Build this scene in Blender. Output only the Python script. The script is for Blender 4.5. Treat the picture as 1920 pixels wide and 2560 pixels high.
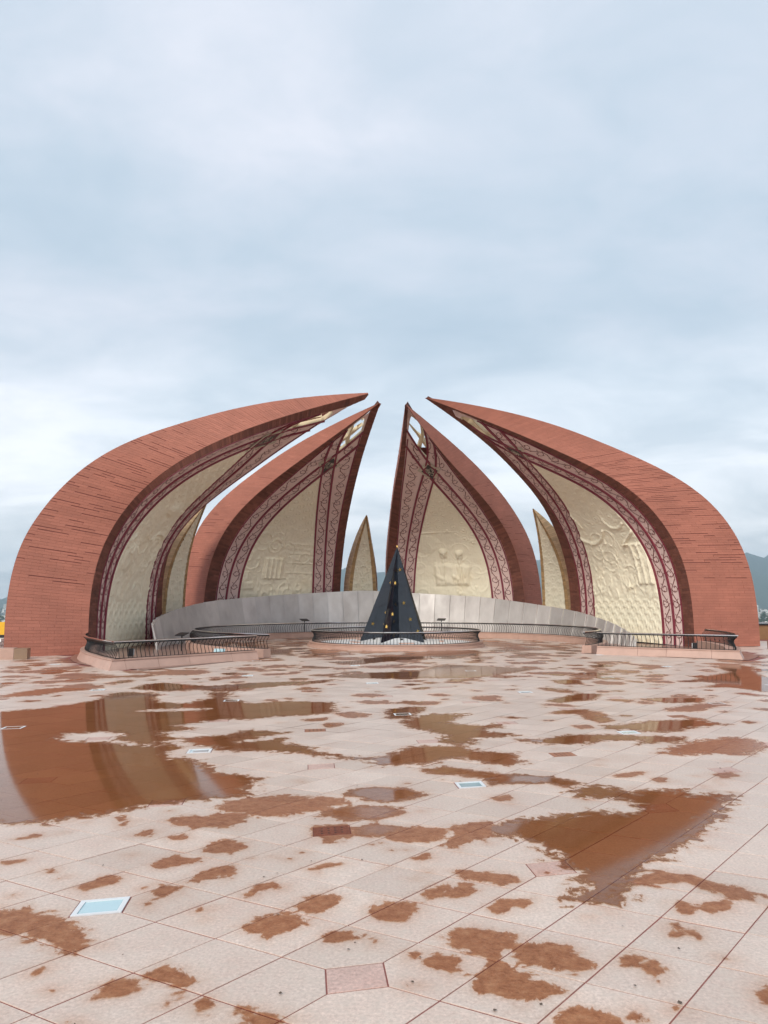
import bpy, bmesh, math, random
import numpy as np
from mathutils import Vector, Matrix

for o in list(bpy.data.objects): bpy.data.objects.remove(o, do_unlink=True)
S = bpy.context.scene
COL = S.collection
rnd = random.Random(7)
nrg = np.random.default_rng(11)

# ------------------------------------------------------------------ camera
cam = bpy.data.cameras.new('camera'); camo = bpy.data.objects.new('camera', cam); COL.objects.link(camo)
cam.sensor_fit = 'VERTICAL'; cam.sensor_height = 36; cam.sensor_width = 27; cam.lens = 1923 * 36 / 2560
cam.clip_start = .05; cam.clip_end = 60000
camo.location = (0, 0, 1.65); camo.rotation_euler = (math.radians(90) + math.atan(225 / 1923), 0, 0)
S.camera = camo
S.view_settings.view_transform = 'Standard'; S.view_settings.look = 'None'
S.view_settings.exposure = 0.95; S.view_settings.gamma = 1

# ------------------------------------------------------------------ sky and sun
SUN_EL, SUN_AZ = math.radians(34), math.radians(203)     # azimuth clockwise from +y: behind the camera, a little left
w = bpy.data.worlds.new('World'); S.world = w; w.use_nodes = True
nt = w.node_tree; nt.nodes.clear()
def N(tree, typ, **kw):
    n = tree.nodes.new(typ)
    for k, v in kw.items():
        if k.startswith('_'): setattr(n, k[1:], v)
        else:
            key = k.replace('__', ' ')
            n.inputs[int(key[1:]) if key[0] == 'i' and key[1:].isdigit() else key].default_value = v
    return n
def MATH(tree, op, a, b=None, c=None, clamp=False):
    n = tree.nodes.new('ShaderNodeMath'); n.operation = op; n.use_clamp = clamp
    for i, v in enumerate((a, b, c)):
        if v is None: continue
        if isinstance(v, (int, float)): n.inputs[i].default_value = v
        else: tree.links.new(v, n.inputs[i])
    return n.outputs[0]
def RAMP(tree, fac, stops, interp='LINEAR'):
    n = tree.nodes.new('ShaderNodeValToRGB'); n.color_ramp.interpolation = interp
    e = n.color_ramp.elements
    while len(e) < len(stops): e.new(.5)
    for el, (p, c) in zip(e, stops):
        el.position = p; el.color = (c, c, c, 1) if isinstance(c, (int, float)) else (*c, 1)
    tree.links.new(fac, n.inputs[0]); return n.outputs[0]
def MIX(tree, fac, a, b, mode='MIX'):
    n = tree.nodes.new('ShaderNodeMix'); n.data_type = 'RGBA'; n.blend_type = mode; n.clamp_factor = True
    for i, v in ((0, fac), (6, a), (7, b)):
        if isinstance(v, (int, float)): n.inputs[i].default_value = v
        elif isinstance(v, tuple): n.inputs[i].default_value = (*v, 1)
        else: tree.links.new(v, n.inputs[i])
    return n.outputs[2]
sky = N(nt, 'ShaderNodeTexSky', _sky_type='NISHITA', _sun_disc=False, _sun_elevation=SUN_EL, _sun_rotation=SUN_AZ, _air_density=1.2, _dust_density=2.0)
skyc = MIX(nt, 1.0, sky.outputs[0], (.09, .09, .09), 'MULTIPLY')
tc = N(nt, 'ShaderNodeTexCoord'); sep = N(nt, 'ShaderNodeSeparateXYZ'); nt.links.new(tc.outputs['Generated'], sep.inputs[0])
zc = MATH(nt, 'ADD', MATH(nt, 'MAXIMUM', sep.outputs[2], 0.0), .30)
comb = N(nt, 'ShaderNodeCombineXYZ')
nt.links.new(MATH(nt, 'DIVIDE', sep.outputs[0], zc), comb.inputs[0]); nt.links.new(MATH(nt, 'DIVIDE', sep.outputs[1], zc), comb.inputs[1])
def cloud(scale, detail, rough, loc, dist=.3):
    m = N(nt, 'ShaderNodeMapping'); m.inputs['Location'].default_value = loc; m.inputs['Rotation'].default_value = (0, 0, .5); m.inputs['Scale'].default_value = (.8, 1.25, 1)
    nt.links.new(comb.outputs[0], m.inputs[0])
    n = N(nt, 'ShaderNodeTexNoise', Scale=scale, Detail=detail, Roughness=rough, Distortion=dist); nt.links.new(m.outputs[0], n.inputs[0]); return n.outputs[0]
c1 = cloud(1.15, 6, .5, (3.1, 1.2, 0)); c2 = cloud(3.0, 7, .55, (7.7, 2.2, 0), .5)
c3 = cloud(8.0, 8, .6, (1.7, 5.2, 0), .8)
cc = MATH(nt, 'ADD', MATH(nt, 'MULTIPLY_ADD', c3, .10, MATH(nt, 'MULTIPLY', c1, .62)), MATH(nt, 'MULTIPLY', c2, .28))
ccol = RAMP(nt, cc, [(.36, (.375, .46, .545)), (.44, (.43, .505, .585)), (.52, (.51, .56, .635)), (.60, (.62, .64, .705))])
el = RAMP(nt, sep.outputs[2], [(0.0, 1.0), (.07, .9), (.34, .0)])
lowc = MIX(nt, RAMP(nt, c2, [(.35, 0.0), (.6, 1.0)]), (.76, .80, .85), (1.25, 1.24, 1.26))
ccol = MIX(nt, MATH(nt, 'MULTIPLY', el, .9), ccol, lowc)
fin = MIX(nt, .10, ccol, skyc)
bg = N(nt, 'ShaderNodeBackground', Strength=.80); nt.links.new(fin, bg.inputs[0])
wo = N(nt, 'ShaderNodeOutputWorld'); nt.links.new(bg.outputs[0], wo.inputs[0])
sun = bpy.data.lights.new('sun', 'SUN'); sun.energy = 1.5; sun.angle = math.radians(25); sun.color = (1, .93, .83)
suno = bpy.data.objects.new('sun', sun); COL.objects.link(suno)
sd = Vector((math.sin(SUN_AZ) * math.cos(SUN_EL), math.cos(SUN_AZ) * math.cos(SUN_EL), math.sin(SUN_EL)))
suno.rotation_euler = sd.to_track_quat('Z', 'Y').to_euler(); suno.location = (0, 0, 60)

# ------------------------------------------------------------------ helpers
def obj(name, me, mat=None, parent=None, kind=None, label=None, cat=None, group=None):
    o = bpy.data.objects.new(name, me); COL.objects.link(o)
    if mat is not None and me is not None and not me.materials: me.materials.append(mat)
    if parent is not None: o.parent = parent
    tag(o, label, cat, group, kind); return o
def tag(o, label=None, cat=None, group=None, kind=None):
    if label: o['label'] = label
    if cat: o['category'] = cat
    if group: o['group'] = group
    if kind: o['kind'] = kind
    return o
def empty(name, loc, rz=0, label=None, cat=None, group=None, kind=None):
    o = bpy.data.objects.new(name, None); COL.objects.link(o); o.location = loc; o.rotation_euler = (0, 0, rz)
    o.empty_display_size = .2
    return tag(o, label, cat, group, kind)
def mesh(name, v, f, smooth=False):
    me = bpy.data.meshes.new(name); me.from_pydata([tuple(map(float, p)) for p in v], [], [tuple(map(int, q)) for q in f]); me.validate()
    if smooth: me.polygons.foreach_set('use_smooth', [True] * len(me.polygons))
    me.update(); return me
class MB:
    def __init__(s): s.v = []; s.f = []
    def add(s, v, f):
        b = len(s.v); s.v += [tuple(p) for p in v]; s.f += [tuple(i + b for i in q) for q in f]
    def box(s, c, d, rz=0):
        x, y, z = (k / 2 for k in d); cs, sn = math.cos(rz), math.sin(rz)
        P = [(-x, -y, -z), (x, -y, -z), (x, y, -z), (-x, y, -z), (-x, -y, z), (x, -y, z), (x, y, z), (-x, y, z)]
        s.add([(c[0] + p[0] * cs - p[1] * sn, c[1] + p[0] * sn + p[1] * cs, c[2] + p[2]) for p in P],
              [(3, 2, 1, 0), (4, 5, 6, 7), (0, 1, 5, 4), (1, 2, 6, 5), (2, 3, 7, 6), (3, 0, 4, 7)])
    def grid(s, P):                       # P [n][m] points
        n, m = len(P), len(P[0]); s.add([p for r in P for p in r], [(i * m + j, i * m + j + 1, (i + 1) * m + j + 1, (i + 1) * m + j) for i in range(n - 1) for j in range(m - 1)])
    def tube(s, pts, r, k=6, cap=True):
        pts = [Vector(p) for p in pts]; rings = []
        for i, p in enumerate(pts):
            d = (pts[min(i + 1, len(pts) - 1)] - pts[max(i - 1, 0)]).normalized()
            a = d.orthogonal().normalized() if abs(d.z) > .9 else d.cross(Vector((0, 0, 1))).normalized()
            b = d.cross(a); rr = r[i] if hasattr(r, '__len__') else r
            rings.append([p + (a * math.cos(2 * math.pi * q / k) + b * math.sin(2 * math.pi * q / k)) * rr for q in range(k)])
        f = [(i * k + q, i * k + (q + 1) % k, (i + 1) * k + (q + 1) % k, (i + 1) * k + q) for i in range(len(pts) - 1) for q in range(k)]
        if cap: f += [tuple(range(k))[::-1], tuple((len(pts) - 1) * k + q for q in range(k))]
        s.add([p for r_ in rings for p in r_], f)
    def build(s, name, mat, parent=None, smooth=False, **kw):
        return obj(name, mesh(name, s.v, s.f, smooth), mat, parent, **kw)

# ------------------------------------------------------------------ materials
def mat(name, col, rough=.7, metal=0., vary=.15, scale=3., bump=0., bscale=40., tint=0., spec=.5, cell=None, dirt=None):
    m = bpy.data.materials.new(name); m.use_nodes = True; t = m.node_tree; t.nodes.clear()
    b = N(t, 'ShaderNodeBsdfPrincipled'); out = N(t, 'ShaderNodeOutputMaterial'); t.links.new(b.outputs[0], out.inputs[0])
    b.inputs['Roughness'].default_value = rough; b.inputs['Metallic'].default_value = metal; b.inputs['Specular IOR Level'].default_value = spec
    g = N(t, 'ShaderNodeNewGeometry')
    n1 = N(t, 'ShaderNodeTexNoise', Scale=scale, Detail=6, Roughness=.6); t.links.new(g.outputs['Position'], n1.inputs[0])
    k = RAMP(t, n1.outputs[0], [(.25, 1 - vary), (.75, 1 + vary)])
    c = MIX(t, 1.0, (col[0], col[1], col[2]), k, 'MULTIPLY')
    if tint:
        a = N(t, 'ShaderNodeAttribute', _attribute_name='tint')
        c = MIX(t, 1.0, c, RAMP(t, a.outputs['Fac'], [(0, (1 - tint, 1 - tint, 1 - tint)), (.8, (1 + tint * .6, 1 + tint * .6, 1 + tint * .6)), (1, (1 + tint * 1.2, 1 + tint * 1.4, 1 + tint * 1.5))]), 'MULTIPLY')
    if dirt:
        n3 = N(t, 'ShaderNodeTexNoise', Scale=dirt[1], Detail=8, Roughness=.65); t.links.new(g.outputs['Position'], n3.inputs[0])
        c = MIX(t, RAMP(t, n3.outputs[0], [(dirt[2], 0.0), (dirt[2] + .15, 1.0)]), c, dirt[0])
    t.links.new(c, b.inputs['Base Color'])
    if bump:
        n2 = N(t, 'ShaderNodeTexNoise', Scale=bscale, Detail=4, Roughness=.6); t.links.new(g.outputs['Position'], n2.inputs[0])
        bp = N(t, 'ShaderNodeBump', Strength=bump, Distance=.02); t.links.new(n2.outputs[0], bp.inputs['Height']); t.links.new(bp.outputs[0], b.inputs['Normal'])
    return m
M = {}
M['brick'] = mat('red_brick', (.38, .140, .094), .75, vary=.14, scale=.8, tint=.08, bump=.25, bscale=30)
M['mortar'] = mat('mortar', (.17, .05, .04), .9, vary=.15)
M['back'] = mat('outer_granite', (.36, .12, .085), .7, vary=.15, bump=.3, bscale=12)
M['rim'] = mat('dark_brick', (.17, .06, .04), .75, vary=.2, scale=1.5, tint=.3, bump=.3)
M['rimback'] = mat('dark_mortar', (.09, .035, .025), .9)
M['pink'] = mat('pink_stone', (.74, .56, .51), .6, vary=.08, scale=2, bump=.1, bscale=25)
M['stripe'] = mat('maroon_stripe', (.22, .035, .055), .55, vary=.1)
M['vine'] = mat('vine_inlay', (.15, .02, .022), .6, vary=.2, scale=9)
M['mural'] = mat('cream_plaster', (.89, .825, .635), .7, vary=.05, scale=1.2, bump=.35, bscale=9, dirt=((.82, .73, .52), .6, .56))
M['cream'] = mat('cream_stone', (.72, .60, .40), .7, vary=.1, scale=2, bump=.15)
M['tan'] = mat('tan_brick', (.64, .47, .27), .75, vary=.15, scale=1.5, tint=.22, bump=.2)
M['tanrim'] = mat('tan_rim_brick', (.44, .28, .13), .75, vary=.18, scale=1.5, tint=.25, bump=.2)
M['tanback'] = mat('tan_mortar', (.25, .15, .08), .9)
M['medal'] = mat('medallion_dark', (.05, .045, .04), .5)
M['medalf'] = mat('medallion_ornament', (.5, .43, .33), .6)
M['kerb'] = mat('pink_granite_kerb', (.49, .315, .25), .45, vary=.12, scale=2.5, bump=.1, bscale=60)
M['kerb_dark'] = mat('brown_granite_block', (.26, .17, .11), .4, vary=.15, scale=3)  # darker brown tone for the end blocks of the boundary kerbs
M['iron'] = mat('black_iron', (.014, .013, .014), .4, metal=.2, vary=.2)
M['rail'] = mat('polished_rail', (.80, .81, .81), .13, metal=1., vary=.04)
M['black'] = mat('black_granite', (.009, .012, .019), .05, vary=.35, scale=5, spec=.6)
M['gold'] = mat('gold', (.72, .48, .13), .34, metal=.75, vary=.05)
M['white'] = mat('white_marble', (.80, .80, .79), .3, vary=.06, scale=2)
M['frame'] = mat('white_frame', (.70, .72, .73), .45, vary=.06)
M['moat'] = mat('moat_floor', (.27, .155, .12), .3, vary=.2, scale=1.2)
M['terr'] = mat('far_land', (.10, .125, .07), .9, vary=.4, scale=.02)
M['hill'] = mat('far_hill', (.05, .08, .05), .95, vary=.3, scale=.002)
M['bwall'] = mat('pale_render', (.70, .68, .64), .8, vary=.08, scale=.1)
M['bwin'] = mat('window_glass', (.06, .08, .10), .15)
M['leaf'] = mat('tree_leaves', (.045, .075, .03), .8, vary=.3, scale=.6)
M['bark'] = mat('bark', (.10, .07, .05), .9)
M['yellow'] = mat('yellow_paint', (.75, .42, .02), .4, vary=.1)
M['parapet'] = mat('brown_parapet', (.26, .14, .06), .5, vary=.15)
def glass_mat():
    m = bpy.data.materials.new('light_box_glass'); m.use_nodes = True; b = m.node_tree.nodes['Principled BSDF']
    b.inputs['Base Color'].default_value = (.42, .60, .64, 1); b.inputs['Roughness'].default_value = .05; b.inputs['IOR'].default_value = 1.5; b.inputs['Coat Weight'].default_value = .6; return m
M['glass'] = glass_mat()
def steel_mat():
    m = bpy.data.materials.new('brushed_steel'); m.use_nodes = True; t = m.node_tree; b = t.nodes['Principled BSDF']
    b.inputs['Metallic'].default_value = .55
    g = N(t, 'ShaderNodeNewGeometry'); mp = N(t, 'ShaderNodeMapping'); mp.inputs['Scale'].default_value = (1, 1, .6); t.links.new(g.outputs['Position'], mp.inputs[0])
    n = N(t, 'ShaderNodeTexNoise', Scale=1.3, Detail=5, Roughness=.6); t.links.new(mp.outputs[0], n.inputs[0])
    oi = N(t, 'ShaderNodeObjectInfo')
    c = MIX(t, 1., RAMP(t, n.outputs[0], [(.3, (.56, .53, .51)), (.7, (.74, .715, .69))]), RAMP(t, oi.outputs['Random'], [(0, .80), (1, 1.05)]), 'MULTIPLY')
    t.links.new(c, b.inputs['Base Color'])
    t.links.new(RAMP(t, n.outputs[0], [(.3, .66), (.7, .52)]), b.inputs['Roughness'])
    n2 = N(t, 'ShaderNodeTexNoise', Scale=22, Detail=3); t.links.new(g.outputs['Position'], n2.inputs[0])
    bp = N(t, 'ShaderNodeBump', Strength=.06, Distance=.02); t.links.new(n2.outputs[0], bp.inputs['Height']); t.links.new(bp.outputs[0], b.inputs['Normal'])
    return m
M['steel'] = steel_mat()
# paving lattice: node (i, j) = PO + i*PA + j*PB
PO = np.array([-.833, 4.018]); PA = np.array([.291, .352]); PB = np.array([.355, -.199])
PINV = np.linalg.inv(np.array([PA, PB]).T)
def slab_mat(name, dry, speck):
    m = bpy.data.materials.new(name); m.use_nodes = True; t = m.node_tree; b = t.nodes['Principled BSDF']
    g = N(t, 'ShaderNodeNewGeometry'); sp = N(t, 'ShaderNodeSeparateXYZ'); t.links.new(g.outputs['Position'], sp.inputs[0])
    cb = N(t, 'ShaderNodeCombineXYZ')
    for r in range(2):
        a = MATH(t, 'SUBTRACT', sp.outputs[0], float(PO[0])); bb = MATH(t, 'SUBTRACT', sp.outputs[1], float(PO[1]))
        s = MATH(t, 'ADD', MATH(t, 'MULTIPLY', a, float(PINV[r][0])), MATH(t, 'MULTIPLY', bb, float(PINV[r][1])))
        t.links.new(MATH(t, 'FLOOR', s), cb.inputs[r])
    wn = N(t, 'ShaderNodeTexWhiteNoise', _noise_dimensions='2D'); t.links.new(cb.outputs[0], wn.inputs[0])
    n1 = N(t, 'ShaderNodeTexNoise', Scale=2.2, Detail=7, Roughness=.62); t.links.new(g.outputs['Position'], n1.inputs[0])
    n2 = N(t, 'ShaderNodeTexNoise', Scale=55, Detail=4, Roughness=.7); t.links.new(g.outputs['Position'], n2.inputs[0])
    vo = N(t, 'ShaderNodeTexVoronoi', Scale=90); t.links.new(g.outputs['Position'], vo.inputs[0])
    c = MIX(t, 1., dry, RAMP(t, wn.outputs[0], [(0, (.86, .84, .82)), (.4, (.97, .97, .965)), (.7, (1.0, .97, .95)), (1, (1.07, 1.07, 1.06))]), 'MULTIPLY')
    c = MIX(t, RAMP(t, n1.outputs[0], [(.42, 0.0), (.70, .55)]), c, tuple(k * f for k, f in zip(dry, (.86, .76, .72))))
    c = MIX(t, 1., c, RAMP(t, n2.outputs[0], [(.3, (1 - speck, 1 - speck * 1.1, 1 - speck * 1.15)), (.7, (1 + speck, 1 + speck, 1 + speck))]), 'MULTIPLY')
    c = MIX(t, RAMP(t, vo.outputs['Distance'], [(.10, .55), (.22, 0.0)]), c, tuple(k * f for k, f in zip(dry, (.72, .55, .5))))
    n4 = N(t, 'ShaderNodeTexNoise', Scale=16, Detail=5, Roughness=.7); t.links.new(g.outputs['Position'], n4.inputs[0])
    c = MIX(t, RAMP(t, n4.outputs[0], [(.46, 0.0), (.66, .6)]), c, tuple(k * f for k, f in zip(dry, (.88, .90, .88))))
    t.links.new(c, b.inputs['Base Color'])
    t.links.new(RAMP(t, n1.outputs[0], [(.3, .5), (.7, .33)]), b.inputs['Roughness'])
    bp = N(t, 'ShaderNodeBump', Strength=.25, Distance=.004); t.links.new(n2.outputs[0], bp.inputs['Height']); t.links.new(bp.outputs[0], b.inputs['Normal'])
    return m
M['slab'] = slab_mat('granite_slab', (.64, .525, .455), .22)
M['inlay'] = slab_mat('pink_inlay_slab', (.58, .405, .35), .30)
M['drain'] = slab_mat('drain_slab', (.36, .15, .075), .25)
M['joint'] = mat('paving_joint', (.25, .085, .07), .8, vary=.3, scale=8)
def film_mat():
    m = bpy.data.materials.new('rain_water_film'); m.use_nodes = True; t = m.node_tree; t.nodes.clear()
    g = N(t, 'ShaderNodeNewGeometry'); out = N(t, 'ShaderNodeOutputMaterial')
    wa = N(t, 'ShaderNodeAttribute', _attribute_name='wet'); fa = N(t, 'ShaderNodeAttribute', _attribute_name='flood'); ra = N(t, 'ShaderNodeAttribute', _attribute_name='rag')
    n1 = N(t, 'ShaderNodeTexNoise', Scale=9, Detail=11, Roughness=.72, Distortion=.5); t.links.new(g.outputs['Position'], n1.inputs[0])
    f = MATH(t, 'ADD', wa.outputs['Fac'], MATH(t, 'MULTIPLY', MATH(t, 'SUBTRACT', n1.outputs[0], .5), MATH(t, 'MULTIPLY', ra.outputs['Fac'], 3.4)))
    mask = MATH(t, 'MULTIPLY_ADD', f, 90., .5, clamp=True)
    # wet darkening strength varies a little
    n2 = N(t, 'ShaderNodeTexNoise', Scale=16, Detail=9, Roughness=.75); t.links.new(g.outputs['Position'], n2.inputs[0])
    tint = RAMP(t, n2.outputs[0], [(.30, (.56, .37, .255)), (.5, (.71, .50, .365)), (.70, (.87, .67, .52))])
    tint = MIX(t, RAMP(t, fa.outputs['Fac'], [(.5, 0.0), (1, .8)]), tint, (.57, .385, .24))
    tr = N(t, 'ShaderNodeBsdfTransparent'); t.links.new(tint, tr.inputs[0])
    gl = N(t, 'ShaderNodeBsdfGlossy'); gl.inputs[0].default_value = (1, 1, 1, 1)
    edge = RAMP(t, f, [(.0, 0.0), (.06, 1.0)])
    fl = MATH(t, 'MULTIPLY', RAMP(t, fa.outputs['Fac'], [(.3, 0.0), (.7, 1.0)]), edge)
    t.links.new(RAMP(t, fl, [(0, .38), (.8, .10), (1, .06)]), gl.inputs['Roughness'])
    bp = N(t, 'ShaderNodeBump', Strength=.5, Distance=.003); n3 = N(t, 'ShaderNodeTexNoise', Scale=60, Detail=3); t.links.new(g.outputs['Position'], n3.inputs[0])
    t.links.new(MATH(t, 'MULTIPLY', n3.outputs[0], MATH(t, 'SUBTRACT', 1.0, fl)), bp.inputs['Height']); t.links.new(bp.outputs[0], gl.inputs['Normal'])
    dp = N(t, 'ShaderNodeVectorMath', _operation='DOT_PRODUCT'); t.links.new(g.outputs['Normal'], dp.inputs[0]); t.links.new(g.outputs['Incoming'], dp.inputs[1])
    sch = MATH(t, 'POWER', MATH(t, 'SUBTRACT', 1.0, MATH(t, 'ABSOLUTE', dp.outputs['Value']), clamp=True), 5.0)     # Schlick, same from above and below
    frs = MATH(t, 'MULTIPLY_ADD', sch, .97, .025)
    fac = MATH(t, 'MULTIPLY', frs, RAMP(t, fl, [(0, .35), (1, .72)]))
    mx = N(t, 'ShaderNodeMixShader'); t.links.new(fac, mx.inputs[0]); t.links.new(tr.outputs[0], mx.inputs[1]); t.links.new(gl.outputs[0], mx.inputs[2])
    cl = N(t, 'ShaderNodeBsdfTransparent'); t.links.new(RAMP(t, MATH(t, 'MULTIPLY_ADD', f, 8., 1.0, clamp=True), [(0, 1.0), (.55, (.99, .975, .965)), (1, (.95, .90, .87))]), cl.inputs[0]); m2 = N(t, 'ShaderNodeMixShader'); t.links.new(mask, m2.inputs[0]); t.links.new(cl.outputs[0], m2.inputs[1]); t.links.new(mx.outputs[0], m2.inputs[2])
    t.links.new(m2.outputs[0], out.inputs[0]); return m
M['film'] = film_mat()
BIG = {
  1: [1.509, 3.499, 0.011, 1.324, 3.398, 2.224, 1.784, 2.988, 4.243, 3.36, 2.916, 5.957, 5.422, 2.454, 7.26, 7.609, 1.29, 8.329, 10.143, 0.069, 9.298, -0.416, 4.997, -0.025, -0.772, 4.599, 2.535, -0.235, 3.959, 4.575, 1.542, 3.368, 6.635, 4.107, 2.448, 7.814, 7.099, 1.28, 8.912, 10.135, 0.059, 9.337, -0.06, -0.729, -0.001, 0.176, -0.175, -0.12, 0.064, 0.196, -0.329, -0.136, -0.4, -0.196, 0.215, -0.181, 0.182, 0.92, -0.089, -0.005, -0.034, -0.193, 0.804, 1.875, -10.71, 28.349, -0.053],
  2: [1.379, 3.676, 0.0, 1.374, 3.697, 2.082, 1.841, 3.539, 4.032, 3.316, 2.908, 5.83, 5.41, 1.947, 7.217, 7.719, 0.924, 8.455, 10.098, 0.025, 9.652, -0.941, 3.711, 0.0, -0.788, 3.761, 2.161, -0.269, 3.925, 4.235, 1.304, 3.422, 6.037, 3.812, 2.389, 7.531, 6.852, 1.279, 8.849, 10.128, 0.059, 9.657, 0.078, -0.502, -0.0, 0.124, -0.49, -0.202, 0.034, -0.551, -0.301, -0.14, -0.205, 0.148, 0.018, 0.17, 0.308, 0.465, 0.059, 0.128, 0.002, -0.223, 1.129, 1.362, -6.088, 38.694, -0.946],
  3: [1.159, 3.647, 0.001, 1.219, 3.595, 2.174, 1.808, 3.333, 4.192, 3.456, 2.647, 5.753, 5.629, 1.829, 6.977, 7.842, 0.812, 8.16, 10.043, 0.018, 9.673, -0.931, 4.258, -0.001, -0.711, 4.212, 2.077, -0.114, 4.065, 4.163, 1.441, 3.319, 5.992, 3.883, 2.372, 7.528, 6.797, 1.159, 8.777, 10.008, 0.021, 9.688, 0.082, -0.546, 0.0, 0.075, -0.382, -0.193, -0.104, -0.461, -0.282, -0.341, -0.023, 0.226, -0.219, 0.159, 0.577, 1.05, 0.104, 0.248, 0.078, -0.328, 1.012, 1.311, 3.892, 40.384, -1.875],
  4: [1.52, 3.765, 0.011, 1.423, 3.742, 2.253, 2.0, 3.532, 4.243, 3.452, 2.862, 6.031, 5.454, 1.878, 7.18, 7.814, 0.817, 8.368, 10.477, 0.025, 9.349, -1.254, 4.153, 0.013, -1.169, 4.253, 2.233, -0.526, 4.19, 4.338, 1.169, 3.54, 6.202, 3.849, 2.401, 7.581, 7.073, 1.213, 8.913, 10.488, 0.059, 9.362, -0.105, -0.597, 0.001, -0.105, -0.662, -0.104, 0.061, -0.339, -0.197, -0.087, -0.316, 0.092, -0.032, -0.16, -0.074, 0.344, 0.058, 0.109, -0.081, -0.349, 1.034, 1.247, 11.322, 32.473, 3.524],
}
SMALL_SHAPE = [0.326, 0.813, 0.011, 0.272, 0.738, 1.074, 0.324, 0.729, 2.355, 0.58, 0.584, 3.642, 0.992, 0.383, 4.605, 1.438, 0.178, 5.288, 1.899, 0.02, 5.98, -0.505, 1.014, 0.001, -0.59, 0.862, 1.049, -0.523, 0.945, 2.35, -0.234, 0.755, 3.757, 0.304, 0.476, 4.762, 1.078, 0.261, 5.475, 1.894, 0.03, 5.988, -0.005, -0.187, -0.0, 0.012, -0.16, -0.014, -0.034, -0.183, -0.125, -0.053, -0.043, 0.022, 0.048, -0.048, -0.028, 0.085, 0.0, 0.0, -0.0, -0.0, 0.1, 0.1]
SMALL_POSE = [[-1.161, 40.384, -1.42], [8.364, 37.011, -2.403], [-9.431, 33.922, -0.395]]
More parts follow.
